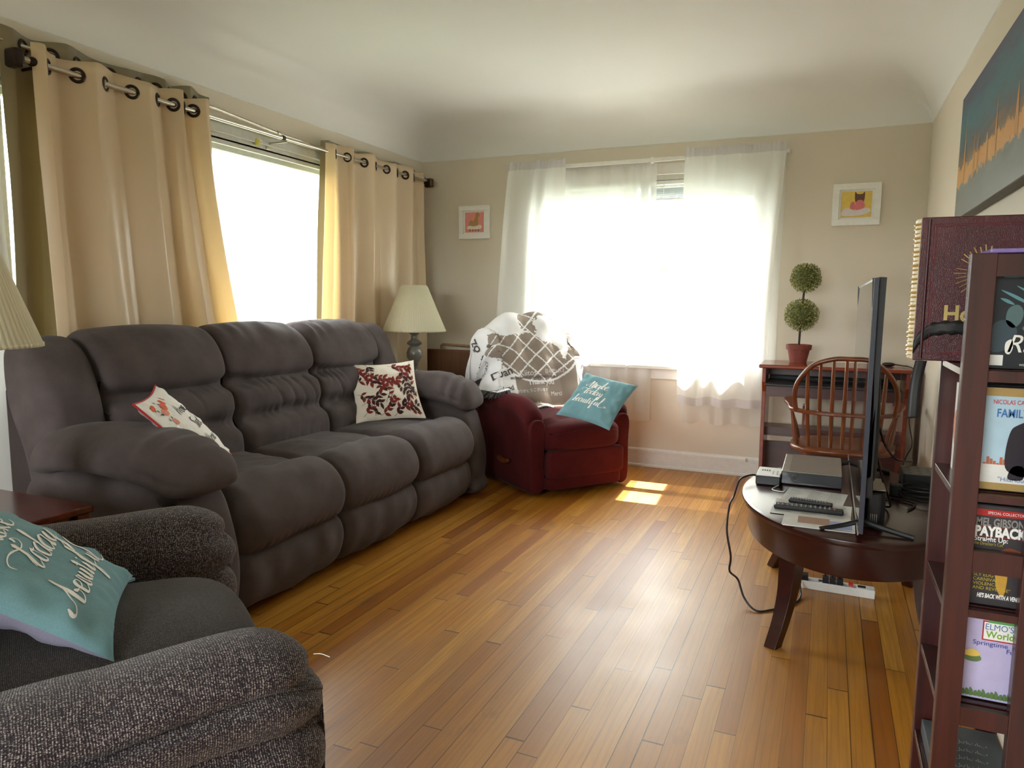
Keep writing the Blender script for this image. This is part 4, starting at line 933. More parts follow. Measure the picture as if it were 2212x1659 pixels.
pt(dk, 'MILLION', -.36, .68, .018, rot=-1.15, bold=.05); pt(dk, 'gracias', .33, .36, .03, rot=.3); pt(dk, 'Danke', .38, .2, .05, rot=1.2); pt(dk, 'merci 6666', .38, .45, .035, rot=1.3)
part('dark_lettering', dk, 'bld', t, smooth=False, fixn=False)
m = MB(); random.seed(3)
def fr(u, v, d):
    p = BS(u, v, .004); g = Vector(d)
    for k in range(3):
        e = Vector((random.uniform(-.02, .02), random.uniform(-.02, .02), random.uniform(-.045, -.012)))+g*random.uniform(.5, 1.3)
        w = Vector((random.uniform(-1, 1), random.uniform(-1, 1), random.uniform(-1, 1))).normalized()*.0045
        m.add([p+w, p-w, p+e*.6-w*.8, p+e*.6+w*.8, p+e+w*.2], [(0, 1, 2, 3), (3, 2, 4)])
for i in range(260): fr(1, i/260, (.04, .02, -.02)); fr(-1, i/260, (-.01, .0, -.015))
for i in range(220): fr(.5+.5*i/220, .03+.10*random.random(), (.045, .035, -.01)); fr(.9+.1*random.random(), .1+.5*i/220, (.05, .03, -.03))
for i in range(120): fr(-1+2*i/120, 0.0, (0, .012, .004)); fr(-1+2*i/120, 1.0, (0, 0, -.03))
o = part('fringe', m, 'fringe', t, smooth=False, fixn=False)
XF = Matrix.Identity(4)
P3 = pframe((-1.28, 4.255, .600), (.964, -.219, -.152), (.265, .718, .643))
t, f = pillow('throw_pillow', 'small dusty blue pillow with white brush lettering leaning on the burgundy recliner arm', P3, .19, .19, .045, 'blue', 'lav', seed=8.2)
m = MB(); brush(m, 'Make', f, -.09, .055, .034, .009, .2); brush(m, 'Today', f, -.09, -.005, .028, .008, .2); brush(m, 'beautifuL', f, -.14, -.075, .028, .008, .2); part('lettering', m, 'ink', t, smooth=False, fixn=False)
# ------------------------------------------------------------------ desk
t = thing('computer_desk', 'orange cherry laminate desk with black keyboard tray against the far wall', 'desk', (.04, 4.9, 0))
part('desktop', MB().box(-.375, .465, 4.64, 5.045, .808, .83), 'deskw', t, smooth=False, bevel=.006)
for x in (-.355, .425): part('side_panel', MB().prism([(4.72, 0), (5.035, 0), (5.035, .808), (4.66, .808), (4.66, .72), (4.70, .66)], lambda a, b, tt, x=x: (x+tt*.022, a, b), 0, 1), 'deskw', t, smooth=False, bevel=.002)
part('keyboard_tray', MB().box(-.33, .40, 4.60, 4.93, .705, .72).box(-.33, .40, 4.93, 4.945, .72, .745), 'black', t, smooth=False, bevel=.004)
part('tray_rail', MB().box(-.33, .42, 4.70, 4.715, .63, .70).box(-.333, .423, 4.98, 4.995, .74, .79), 'deskdark', t, smooth=False)
part('back_panel', MB().box(-.333, .425, 5.0, 5.015, .10, .30), 'deskdark', t, smooth=False)
part('shelf', MB().box(-.333, .425, 4.86, 5.03, .40, .416).box(-.333, .425, 4.86, 4.875, .36, .40), 'deskdark', t, smooth=False)
part('cpu_upright', MB().box(-.12, -.105, 4.88, 5.0, .10, .56), 'deskw', t, smooth=False)
# topiary
t = thing('potted_topiary', 'double-ball boxwood topiary in terracotta pot on the desk', 'plant', (-.164, 4.93, .83))
cx, cy = -.164, 4.93
part('pot', MB().lathe([(0, 0), (.050, 0), (.066, .078), (.066, .08), (.075, .081), (.078, .112), (.068, .114), (.064, .10), (0, .10)], (cx, cy, .83), 36), 'terra', t, auto=50)
part('stem', MB().tube([(cx, cy, .92), (cx+.003, cy, 1.1), (cx+.012, cy, 1.25), (cx+.018, cy, 1.36)], .0065, 8), 'twig', t)
random.seed(21)
for (bx_, bz, br) in ((cx+.006, 1.13, .092), (cx+.02, 1.362, .082)):
    core = MB().soft((bx_, cy, bz), (br*.8,)*3, 2, 8); lf = MB(); l2 = MB()
    for i in range(2600):
        d = Vector((random.gauss(0, 1), random.gauss(0, 1), random.gauss(0, 1))).normalized(); r = br*random.uniform(.80, 1.10)
        p = Vector((bx_, cy, bz))+d*r; a = (d+Vector((random.uniform(-1, 1), random.uniform(-1, 1), random.uniform(-1, 1)))*.9).normalized()*random.uniform(.008, .014); b = a.orthogonal().normalized()*.003; b.rotate(Matrix.Rotation(random.random()*6, 3, a))
        (lf if random.random() < .72 else l2).add([p, p+a*.5+b, p+a, p+a*.5-b], [(0, 1, 2, 3)])
    part('foliage_core', core, 'leafg2', t); part('foliage', lf, 'leafg', t, smooth=False, fixn=False); part('foliage', l2, 'leafg2', t, smooth=False, fixn=False)
t = MB().soft((.345, 4.88, .842), (.035, .022, .012), 2.5, 8); solo('computer_mouse', t, 'black', 'small black computer mouse on right end of desk', 'mouse')
solo('power_cable', MB().tube([(.36, 4.89, .845), (.42, 4.86, .838), (.462, 4.76, .834), (.470, 4.66, .80), (.472, 4.64, .7), (.45, 4.62, .55), (.47, 4.60, .42), (.44, 4.52, .36), (.38, 4.3, .30), (.30, 4.0, .30)], .0035, 6, 8), 'rubber', 'thin black cable hanging down off the right end of the desk', 'cable')
# ------------------------------------------------------------------ windsor chair
t = thing('windsor_chair', 'amber wooden windsor armchair with spindle bow back at the desk', 'chair', (.10, 4.33, 0))
def seatf(p):
    x, y, z = p; k = 1 if y < 4.33 else .9
    return (x, y, z-(.014*(1-min(1, ((x-.1)/.2)**2))*(1-min(1, ((y-4.33)/.2)**2)) if z > .42 else 0))
part('seat', MB().soft((.10, 4.33, .42), (.262, .235, .026), 3, 18, seatf), 'oakchair', t, auto=0)
bow = [(-.135, 4.14, .63), (-.145, 4.13, .72), (-.125, 4.11, .80), (-.06, 4.09, .88), (.03, 4.08, .915), (.10, 4.08, .92), (.17, 4.08, .915), (.26, 4.09, .88), (.325, 4.11, .80), (.345, 4.13, .72), (.335, 4.14, .63)]
part('bow', MB().tube(bow, .0125, 12, 6), 'oakchair', t)
arm = [(-.185, 4.52, .650), (-.175, 4.40, .645), (-.165, 4.28, .640), (-.145, 4.17, .632), (-.06, 4.115, .628), (.04, 4.10, .626), (.10, 4.10, .626), (.16, 4.10, .626), (.26, 4.115, .628), (.345, 4.17, .632), (.365, 4.28, .640), (.375, 4.40, .645), (.385, 4.52, .650)]
A_ = catmull(arm, 6); m = MB(); L = []
for i, p in enumerate(A_):
    d = (A_[min(i+1, len(A_)-1)]-A_[max(i-1, 0)]).normalized(); nn = Vector((-d.y, d.x, 0)).normalized(); e = min(i, len(A_)-1-i)/len(A_)
    w = .017+.017*gauss(e-.06, .06); L.append([p+nn*w+Vector((0, 0, .010)), p-nn*w+Vector((0, 0, .010)), p-nn*w-Vector((0, 0, .010)), p+nn*w-Vector((0, 0, .010))])
vs = [v for q in L for v in q]; n = len(L); m.add(vs, [(4*i+k, 4*i+(k+1) % 4, 4*i+4+(k+1) % 4, 4*i+4+k) for i in range(n-1) for k in range(4)]+[(3, 2, 1, 0), (4*n-4, 4*n-3, 4*n-2, 4*n-1)])
part('arm_rail', m, 'oakchair', t, bevel=.005)
B_ = catmull(bow, 12)
for k in range(7):
    u = (k-3)/3; xt = .10+u*.185; bz = min(B_, key=lambda p: abs(p.x-xt)+(p.z < .66)*9)
    p0 = (.10+u*.165, 4.145+.02*abs(u), .435); p1 = (.10+u*.178, 4.108+.022*u*u, .626); p2 = (xt, bz.y, bz.z)
    part('spindle', MB().tube([p0, p1, p2], lambda q: .0078+.003*math.sin(q*PI), 8, 6), 'oakchair', t)
for sg in (-1, 1):
    for (y0, x0, y1, x1, r) in ((4.20, .222, 4.24, .262, .007), (4.27, .235, 4.32, .272, .007), (4.40, .225, 4.47, .280, .011)):
        part('spindle', MB().tube([(.1+sg*x0, y0, .43), (.1+sg*(x0+x1)/2, (y0+y1)/2, .54), (.1+sg*x1, y1, .645)], lambda q, r=r: r*(1+.4*math.sin(q*PI*2)), 8, 6), 'oakchair', t)
    for sy in (-1, 1):
        part('leg', MB().tube([(.1+sg*.17, 4.33+sy*.15, .40), (.1+sg*.19, 4.33+sy*.17, .28), (.1+sg*.21, 4.33+sy*.19, .16), (.1+sg*.235, 4.33+sy*.215, 0)], lambda q: .013+.008*math.sin(q*PI)*(1+.3*math.sin(q*18)), 10, 6), 'oakchair', t)
part('stretcher', MB().tube([(-.10, 4.33, .17), (.10, 4.33, .17), (.30, 4.33, .17)], lambda q: .009+.006*math.sin(q*PI), 8, 5).tube([(-.105, 4.15, .17), (-.105, 4.33, .17), (-.105, 4.51, .17)], lambda q: .009+.005*math.sin(q*PI), 8, 5).tube([(.305, 4.15, .17), (.305, 4.33, .17), (.305, 4.51, .17)], lambda q: .009+.005*math.sin(q*PI), 8, 5), 'oakchair', t)
# ------------------------------------------------------------------ oval coffee table
TC = (.115, 3.05); TA, TB = .40, .60; TZ = .46
t = thing('coffee_table', 'dark mahogany oval table with sabre legs carrying the television', 'table', (TC[0], TC[1], 0))
def oval(k, z, n=96): return [(TC[0]+(TA+k)*math.cos(2*PI*i/n), TC[1]+(TB+k)*math.sin(2*PI*i/n), z) for i in range(n)]
def ovalsolid(rows, n=96):
    m = MB(); vs = [p for k, z in rows for p in oval(k, z, n)]; r = len(rows)
    m.add(vs, [(i*n+j, i*n+(j+1) % n, (i+1)*n+(j+1) % n, (i+1)*n+j) for i in range(r-1) for j in range(n)]+[tuple(range(n))[::-1], tuple((r-1)*n+j for j in range(n))]); return m
part('tabletop', ovalsolid([(-.02, TZ-.026), (-.004, TZ-.024), (0, TZ-.014), (-.002, TZ-.005), (-.012, TZ)]), 'mahog', t, auto=50)
part('apron', ovalsolid([(-.03, .325), (-.028, .33), (-.028, TZ-.026)]), 'mahog', t, auto=50)
for (x, y) in ((-.115, 2.60), (-.165, 3.42), (.375, 3.42), (.40, 2.62)):
    dx, dy = (x-TC[0]), (y-TC[1]); L = math.hypot(dx, dy); d = Vector((dx/L, dy/L, 0)); s_ = Vector((-d.y, d.x, 0)); foot = Vector((x, y, 0))
    pr = [(-.145, .44, .034), (-.10, .34, .034), (-.085, .25, .030), (-.07, .17, .026), (-.035, .08, .023), (.0, .02, .022), (.01, 0, .022)]
    m = MB(); L4 = []
    for (o_, z, w) in catmull([(a, b, c) for a, b, c in pr], 5):
        c = foot+d*o_+Vector((0, 0, z)); L4 += [c+d*w*1.0+s_*w, c+d*w*1.0-s_*w, c-d*w*1.1-s_*w, c-d*w*1.1+s_*w]
    n = len(L4)//4; m.add(L4, [(4*i+k, 4*i+(k+1) % 4, 4*i+4+(k+1) % 4, 4*i+4+k) for i in range(n-1) for k in range(4)]+[(3, 2, 1, 0), (4*n-4, 4*n-3, 4*n-2, 4*n-1)])
    part('leg', m, 'mahog', t, bevel=.006)
# ------------------------------------------------------------------ television
t = thing('television', 'large flat black television seen almost edge-on, standing on the oval table', 'television', (.14, 3.1, TZ))
y0, y1, z0, z1 = 2.45, 3.72, .485, 1.279
part('screen', MB().box(.1195, .1205, y0+.008, y1-.008, z0+.010, z1-.008), 'blackgl', t, smooth=False)
part('bezel', MB().box(.120, .1345, y0, y1, z0, z1), 'bezel', t, smooth=False, bevel=.0015)
part('bottom_strip', MB().box(.118, .1215, y0, y1, z0-.004, z0+.008), 'silver', t, smooth=False)
part('rear_housing', MB().loft([(.1335, z0+.15), (.150, z0+.16), (.163, z0+.2), (.160, z0+.45), (.140, z1-.10), (.1345, z1-.03)], y0+.02, y1-.02, ID, 6, .02, 48), 'black', t)
m = MB().box(.163, .170, 2.62, 2.64, .63, .86)
part('port_panel', m, 'bezel', t, smooth=False)
m = MB()
for k in range(9): m.box(.1700, .1712, 2.624, 2.632, .645+k*.022, .655+k*.022)
part('port_vent', m, 'silver', t, smooth=False)
for y in (2.57, 3.55):
    m = MB().tube([(.13, y, .50), (.13, y, .495), (.075, y-.02, .478), (.01, y-.045, .466)], lambda q: .010-.003*q, 8, 4).tube([(.135, y, .495), (.20, y-.01, .48), (.285, y-.03, .466)], lambda q: .011-.002*q, 8, 4)
    part('stand_foot', m, 'black', t)
# cable hanging behind
solo('power_cable', MB().tube([(.172, 2.66, .70), (.20, 2.72, .60), (.235, 2.82, .50), (.23, 2.9, .468), (.20, 2.95, .466), (.25, 3.05, .466), (.33, 3.0, .466), (.30, 2.9, .466)], .004, 6, 8), 'cord', 'black cable looping down behind the television onto the table', 'cable')
solo('power_cable', MB().tube([(.172, 2.75, .80), (.21, 2.86, .70), (.27, 3.15, .60), (.33, 3.40, .545), (.36, 3.46, .535)], .004, 6, 8), 'rubber', 'straight black cable slanting from television back to the vented router', 'cable')
t = thing('subwoofer', 'small black rounded speaker with top coloured as lit, behind the near end of television', 'speaker', (.17, 2.69, TZ))
part('housing', MB().loft([(.137, TZ+.002), (.205, TZ+.002), (.205, TZ+.13), (.137, TZ+.13)], 2.60, 2.79, ID, 6, .03, 32, sm=False), 'black', t, auto=40)
part('lit_top', MB().loft([(.140, TZ+.131), (.202, TZ+.131), (.202, TZ+.136), (.140, TZ+.136)], 2.61, 2.78, ID, 6, .002, 8, sm=False), C_('lit_top_beige', 150, 140, 124), t, smooth=False)  # light falling on the black top, put into a paler colour
m = MB()
for k in range(4): m.box(.160+k*.006, .162+k*.006, 2.5985, 2.5995, TZ+.02, TZ+.055)
part('vent', m, 'silver', t, smooth=False)
# devices on the table
t = thing('cable_box', 'silver and black set-top box with round button in front, on the oval table', 'set-top box', (-.02, 3.4, TZ))
part('housing', MB().box(-.145, .085, 3.13, 3.50, TZ+.006, TZ+.055), 'silver', t, smooth=False, bevel=.003)
part('top_cover', MB().box(-.115, .082, 3.135, 3.49, TZ+.0552, TZ+.0575), C_('taupe_metal', 118, 108, 98, .3), t, smooth=False)
t = part('front_panel', MB().box(-.143, .083, 3.122, 3.13, TZ+.004, TZ+.053), C_('mirror_black', 60, 62, 66, .12), t, smooth=False, bevel=.002)
part('power_button', MB().tube([(-.092, 3.120, TZ+.032), (-.092, 3.1225, TZ+.032)], .013, 20), 'black', t)
part('button_ring', MB().tube([(-.092+.011*math.cos(a*PI/12), 3.1195, TZ+.032+.011*math.sin(a*PI/12)) for a in range(24)], .0012, 5, close=True), 'silver', t)
t = thing('charging_block', 'small white-topped black usb charging block at left edge of oval table', 'charger', (-.19, 3.15, TZ))
part('housing', MB().box(-.24, -.145, 3.07, 3.23, TZ+.001, TZ+.038), 'black', t, smooth=False, bevel=.004)
part('top_face', MB().box(-.238, -.147, 3.073, 3.227, TZ+.038, TZ+.043), 'white', t, smooth=False, bevel=.002)
m = MB()
for k in range(4): m.box(-.222+k*.009, -.217+k*.009, 3.15, 3.175, TZ+.043, TZ+.0436)
for k in range(2):
    for j in range(3): m.box(-.178+k*.016, -.173+k*.016, 3.10+j*.025, 3.108+j*.025, TZ+.043, TZ+.0436)
part('socket', m, 'black', t, smooth=False)
cab = [(-.238, 3.14, TZ+.02), (-.262, 3.13, TZ+.024), (-.300, 3.06, TZ+.016), (-.315, 3.0, .42), (-.322, 2.92, .40), (-.32, 2.85, .32), (-.30, 2.84, .22), (-.305, 2.87, .15), (-.28, 2.95, .09), (-.25, 2.92, .03), (-.20, 2.87, .006), (-.14, 2.91, .005), (-.07, 3.00, .005), (-.045, 3.09, .008), (-.055, 3.17, .04)]
solo('power_cable', MB().tube(cab, .0042, 8, 8), 'cord', 'dark cable drooping off the left side of the oval table to the floor', 'cable')
solo('usb_cable', MB().tube([(-.15, 3.06, TZ+.008), (-.17, 3.0, TZ+.004), (-.13, 2.98, TZ+.004), (-.12, 3.03, TZ+.004)], .002, 6, 8), 'white', 'short white cable curled beside the charging block', 'cable')
def sheet(name, label, cat, c, w, h, rz, z, mat, lines=12, grp=None):
    t = thing(name, label, cat, (c[0], c[1], z), grp); m = MB().box(c[0]-w/2, c[0]+w/2, c[1]-h/2, c[1]+h/2, z, z+.0012, rz); part('sheet', m, mat, t, smooth=False)
    R = Matrix.Rotation(rz, 3, 'Z'); g = MB()
    if lines:
        for k in range(lines):
            y = h/2-.02-k*(h-.04)/lines
            for j in range(3):
                x0 = -w/2+.012+j*w/3; x1 = x0+w/3-.02-random.random()*.02
                g.add([R @ Vector((a, b, 0))+Vector((c[0], c[1], z+.0016)) for a, b in ((x0, y), (x1, y), (x1, y+.003), (x0, y+.003))], [(0, 1, 2, 3)])
        part('printed_lines', g, 'greyink', t, smooth=False)
    return t
sheet('printed_sheet', 'printed white paper sheet in front of the set-top box', 'paper', (-.015, 2.94), .215, .24, -.12, TZ+.001, 'paper')
sheet('printed_sheet', 'printed paper sheet under the two remotes, nearest the magazine', 'paper', (-.02, 2.76), .26, .21, -.05, TZ+.0025, 'paper')
t = sheet('magazine', 'glossy magazine at the front edge of the oval table', 'magazine', (.005, 2.60), .225, .15, -.02, TZ+.004, 'paper', 0)
part('pages', MB().box(-.105, .115, 2.53, 2.672, TZ+.001, TZ+.004), 'white', t, smooth=False)
m = MB(); m.box(-.06, .04, 2.57, 2.65, TZ+.0053, TZ+.0056); part('cover_photo', m, C_('cover_brown', 150, 112, 92), t, smooth=False)
m = MB(); m.box(.04, .108, 2.55, 2.63, TZ+.0053, TZ+.0056); part('cover_band', m, C_('cover_blue', 140, 150, 196), t, smooth=False)
def remote(label, p, q, w, col):
    p, q = Vector(p), Vector(q); d = (q-p).normalized(); s_ = Vector((-d.y, d.x, 0)); t = thing('remote_control', label, 'remote', tuple((p+q)/2), 'remotes on the oval table'); L = (q-p).length
    fr = lambda a, b, z: p+d*a+s_*b+Vector((0, 0, z)); m = MB()
    m.prism([(0, -w*.9), (L, -w*.75), (L, w*.75), (0, w*.9)], lambda a, b, tt: fr(a, b, tt*.016), 0, 1); part('body', m, 'black', t, smooth=False, bevel=.005)
    g = MB(); r_ = MB()
    for i in range(13):
        for j in (-1, 0, 1):
            c = fr(.014+i*(L-.028)/13, j*w*.45, .0162); (r_ if (i == 12 and j == 0) or (i == 1 and j == 1) else g).tube([c, c+Vector((0, 0, .0022))], .0032, 8)
    part('buttons', g, C_('button_grey', 120, 120, 124), t, smooth=False); part('red_button', r_, C_('button_red', 190, 40, 40), t, smooth=False)
remote('large black remote with grey buttons on the paper sheet', (-.145, 2.735, TZ+.004), (.085, 2.735, TZ+.004), .026, 0)
remote('slimmer dark remote lying behind the larger one', (-.10, 2.835, TZ+.004), (.05, 2.815, TZ+.004), .017, 0)
# router + cables at the back right of the table
t = thing('wifi_router', 'black vented router box at the far right of the oval table', 'router', (.39, 3.38, TZ))
part('housing', MB().box(.31, .47, 3.24, 3.42, TZ+.001, TZ+.065), 'black', t, smooth=False, bevel=.004)
m = MB()
for i in range(4):
    for j in range(3): m.add([(.325+i*.036, 3.26+j*.05, TZ+.0654), (.345+i*.036, 3.26+j*.05, TZ+.0654), (.335+i*.036, 3.285+j*.05, TZ+.0654)], [(0, 1, 2)])
part('vents', m, 'rubber', t, smooth=False)
solo('coiled_cable', MB().tube([(.36+.07*math.cos(a*.55)+.01*math.sin(a), 3.08+.09*math.sin(a*.55), TZ+.005+.0016*a) for a in range(34)]+[(.44, 2.95, TZ+.004), (.40, 2.88, TZ+.004)], .0035, 6, 3), 'rubber', 'coil of black cable in front of the vented router', 'cable')
t = thing('power_adapter', 'black plug adapter lying on the oval table beside coiled cable', 'adapter', (.27, 3.12, TZ))
part('body', MB().box(.255, .295, 3.10, 3.15, TZ, TZ+.045), 'rubber', t, smooth=False, bevel=.004)
# floor power strip
t = thing('power_strip', 'white power strip on the floor beneath the oval table', 'power strip', (.10, 3.22, 0))
part('housing', MB().box(-.045, .235, 3.20, 3.255, 0, .036, -.02), 'white', t, smooth=False, bevel=.004)
part('switch', MB().box(.135, .152, 3.215, 3.24, .036, .045), C_('switch_red', 220, 40, 30), t, smooth=False)
part('socket', MB().box(.17, .20, 3.215, 3.24, .0362, .037).box(.02, .04, 3.215, 3.24, .0362, .037), 'black', t, smooth=False)
for k, x in enumerate((-.035, .045, .072, .10)):
    solo('power_plug', MB().box(x-.010, x+.014, 3.205, 3.24, .034, .060).tube([(x, 3.222, .058), (x+.002, 3.225, .085), (x+.02, 3.26, .14), (x+.05, 3.33, .20), (x+.06, 3.36, .30)] if k else [(x, 3.205, .05), (x-.02, 3.19, .04)], .004, 6, 5), 'rubber',
         ['black plug at left end of the white power strip', 'upright black plug, second from left on power strip', 'upright black plug in the middle of the power strip', 'thick black plug next to the red switch'][k], 'plug', 'plugs in the power strip', smooth=False)
# ------------------------------------------------------------------ DVD tower
t = thing('dvd_rack', 'tall dark mahogany rack of films at the right edge', 'rack', (.30, 1.63, 0))
X0, X1, Y0, Y1 = .222, .378, 1.49, 1.775
for (x, y) in ((X0, Y0), (X1-.04, Y0), (X0, Y1-.025), (X1-.04, Y1-.025)): part('post', MB().box(x, x+.04, y, y+.025, 0, 1.29), 'mahogz', t, smooth=False, bevel=.0015)
SH = [1.0875, .866, .650, .462, .262, .05]
for z in SH: part('shelf', MB().box(X0+.002, X1-.002, Y0+.026, Y1-.027, z-.014, z), 'mahog', t, smooth=False, bevel=.001)
for z0_, z1_ in ((1.25, 1.288), (1.066, 1.0855), (.850, .864), (.719, .759), (.634, .648), (.424, .460), (.23, .26), (.03, .048)):
    for y in (Y0+.004, Y1-.02): part('rail', MB().box(X0+.04, X1-.04, y, y+.016, z0_, z1_), 'mahogz', t, smooth=False)
def dvd(label, y, z, cover, draw=None, th=.014, h=.19, w=.112, x0=.2645, w_=0, rx=0, grp='films in the dark rack', name='dvd_case'):
    t = thing(name, label, 'dvd', (x0+w/2, y, z), grp)
    part('case', MB().box(x0-.001, x0+w+.001, y+.0012, y+th, z+.0005, z+h), 'black', t, smooth=False, bevel=.001)
    cov = part('cover', MB().box(x0, x0+w, y, y+.0013, z+.003, z+h-.002), cover, t, smooth=False)
    F = lambda u, v, k=0: (x0+u*w, y-.0004-k*.0003, z+.003+v*(h-.005))
    if draw: draw(cov, F, w, h-.005)
    return t
def tx(t, F, w, h, name, mat, items):
    m = MB()
    for (s_, u, v, hh, k) in items: put_text(m, s_, lambda x, y: F(x/w, y/h, 2), u*w, v*h, hh, **k)
    part(name, m, mat, t, smooth=False, fixn=False)
def quad(m, F, u0, v0, u1, v1, k=0): m.add([F(u0, v0, k), F(u1, v0, k), F(u1, v1, k), F(u0, v1, k)], [(0, 1, 2, 3)])
def d_ray(t, F, w, h):
    m = MB()
    for (u, v, a, L) in ((.12, .86, .05, .5), (.1, .74, -.35, .45), (.3, .78, -.4, .5), (.1, .66, -.3, .2), (.5, .8, -.35, .4)):
        blob(m, F, [(u, v), (u+L*.5, v+.5*L*math.sin(a)+.02), (u+L, v+L*math.sin(a)), (u+L*.5, v+.5*L*math.sin(a)-.015)])
    part('stage_beams', m, C_('teal_light', 96, 150, 160), t, smooth=False)
    m = MB(); blob(m, F, [(-.0+.02, .16), (.02, .38), (.12, .45), (.26, .44), (.36, .34), (.24, .18)], 1); part('jacket', m, C_('print_slate_blue', 52, 72, 84), t, smooth=False)
    m = MB(); blob(m, F, [(.2, .44), (.22, .56), (.34, .6), (.42, .54), (.40, .44), (.3, .38)], 1); blob(m, F, [(.42, .38), (.5, .41), (.62, .38), (.5, .34)], 1); part('face_and_hand', m, C_('print_blueskin', 84, 112, 116), t, smooth=False)
    m = MB(); blob(m, F, [(.22, .15), (.22, .24), (.30, .27), (.32, .19), (.28, .13)], 2); quad(m, F, .0, .02, .2, .12, 2); part('white_marks', m, 'white', t, smooth=False)
    tx(t, F, w, h, 'title', 'white', [('Ray', .25, .15, .032, dict(shear=.3, w=.062)), ('J A M I E  F O X X', .03, .945, .006, dict(w=.11)), ('WIDESCREEN', .42, .02, .004, {})])
def d_fam(t, F, w, h):
    m = MB(); quad(m, F, 0, .92, 1, 1); part('gold_band', m, C_('print_gold', 172, 142, 84), t, smooth=False); m = MB(); quad(m, F, 0, 0, 1, .07); part('gold_band', m, 'print_gold', t, smooth=False)
    m = MB(); quad(m, F, 0, .07, 1, .25); part('snow', m, C_('print_snow', 226, 226, 224), t, smooth=False)
    m = MB(); [quad(m, F, .05+.045*i, .25, .09+.045*i, .265+.02*((i*7) % 4), 1) for i in range(9)]; part('skyline', m, C_('print_rust', 186, 108, 76), t, smooth=False)
    m = MB(); blob(m, F, [(.38, .2), (.34, .35), (.38, .56), (.46, .64), (.66, .66), (.72, .3), (.62, .15)], 2); blob(m, F, [(.40, .12), (.46, .24), (.6, .24), (.6, .12)], 2); part('overcoat', m, C_('print_navyblack', 30, 26, 40), t, smooth=False)
    tx(t, F, w, h, 'actor_line', C_('print_red', 190, 60, 66), [('NICOLAS CAGE', .13, .845, .008, dict(w=.056, bold=.01))])
    tx(t, F, w, h, 'title', C_('print_blue', 60, 112, 176), [('FAMILY MAN', .19, .72, .015, dict(w=.084, bold=.02)), ('"Hilarious"', .27, .09, .008, {})])
def d_pay(t, F, w, h):
    m = MB(); quad(m, F, 0, .9, 1, .965); quad(m, F, .02, .785, 1, .79, 1); quad(m, F, .02, .69, 1, .695, 1); part('red_banner', m, C_('print_red2', 176, 32, 34), t, smooth=False)
    m = MB(); blob(m, F, [(.38, .18), (.36, .35), (.46, .42), (.52, .3), (.48, .1)]); part('portrait', m, C_('print_amber', 196, 150, 60), t, smooth=False)
    m = MB(); blob(m, F, [(.3, .47), (.5, .6), (.8, .52), (.9, .4), (.5, .42)]); part('smoke', m, C_('print_brown2', 120, 62, 40), t, smooth=False)
    tx(t, F, w, h, 'actor_line', C_('print_grey', 140, 138, 136), [('MEL GIBSON', .03, .80, .015, dict(w=.074, bold=.03))])
    tx(t, F, w, h, 'title', 'white', [('PAYBACK', .02, .70, .018, dict(w=.08, bold=.05)), ('Straight Up:', .02, .645, .009, dict(bold=.02, w=.052)), ("SPECIAL COLLECTOR'S EDITION", .18, .92, .005, dict(w=.085)), ("HE'S BACK WITH A VENGEANCE", .12, .07, .008, dict(w=.085, shear=.2, bold=.04))])
    tx(t, F, w, h, 'quote', C_('print_yellow2', 190, 170, 50), [("the Director's Cut", .02, .605, .006, dict(w=.045)), ('A DIRTY HARD', .05, .33, .005, {}), ('SLY EDGY', .05, .285, .006, {}), ('CARNIVAL OF', .05, .24, .006, {}), ('VIOLENCE', .05, .195, .006, {}), ('AND REVENGE"', .05, .15, .006, {})])
def d_elmo(t, F, w, h):
    m = MB(); quad(m, F, .26, .70, .82, .93, 0); part('title_frame', m, C_('print_red2', 176, 32, 34), t, smooth=False)
    m = MB(); quad(m, F, .28, .715, .80, .915, 1); part('title_ground', m, 'white', t, smooth=False)
    m = MB(); quad(m, F, .34, .91, .72, .955, 2); part('banner', m, C_('print_green', 90, 160, 90), t, smooth=False)
    tx(t, F, w, h, 'title', C_('print_blue', 60, 112, 176), [("ELMO'S", .30, .83, .012, dict(w=.044))])
    tx(t, F, w, h, 'title_word', C_('print_grassgreen', 120, 170, 60), [('World', .31, .74, .013, dict(w=.044, bold=.02))])
    tx(t, F, w, h, 'subtitle', C_('print_navy', 40, 50, 140), [('Springtime', .14, .64, .009, dict(w=.055)), ('Fun', .62, .58, .009, {})])
    m = MB(); [blob(m, F, [(.02+.06*i, .03), (.03+.06*i, .08+.02*(i % 3)), (.07+.06*i, .09), (.08+.06*i, .03)], 1) for i in range(15)]; blob(m, F, [(.05, .50), (.2, .53), (.28, .47), (.2, .43), (.05, .44)], 1); part('flower_print', m, C_('print_green3', 96, 124, 76), t, smooth=False)
    m = MB(); blob(m, F, [(.0+.02, .54), (.15, .58), (.26, .52), (.16, .49), (.03, .5)], 2); part('yellow_flower', m, C_('print_yellow', 232, 200, 96), t, smooth=False)
YD = 1.522
dvd('film case with blue stage lights and the title Ray, top shelf of the rack', YD, SH[0], C_('cover_night', 20, 30, 40), d_ray)
dvd('film case with pale sky cover, titled Family Man, second shelf of rack', YD, SH[1], C_('cover_sky', 176, 206, 226), d_fam)
dvd('film case titled Payback with red and black cover, third shelf of rack', YD, SH[2], C_('cover_charcoal', 54, 50, 54), d_pay)
dvd("film case with lilac cover titled Elmo's World, fourth shelf of rack", YD+.01, SH[3], C_('cover_lilac', 190, 182, 220), d_elmo, h=.17)
for k in range(4):
    for j, z in enumerate((SH[1], SH[2], SH[3])):
        t = thing('dvd_case', 'black film case edge in the rack, behind the front cover', 'dvd', (.31, YD+.018+k*.0155, z), 'plain case edges behind the covers')
        part('case', MB().box(.25, .38, YD+.018+k*.0155, YD+.031+k*.0155, z, z+(.171 if j == 2 else .192)), 'black', t, smooth=False, bevel=.001)
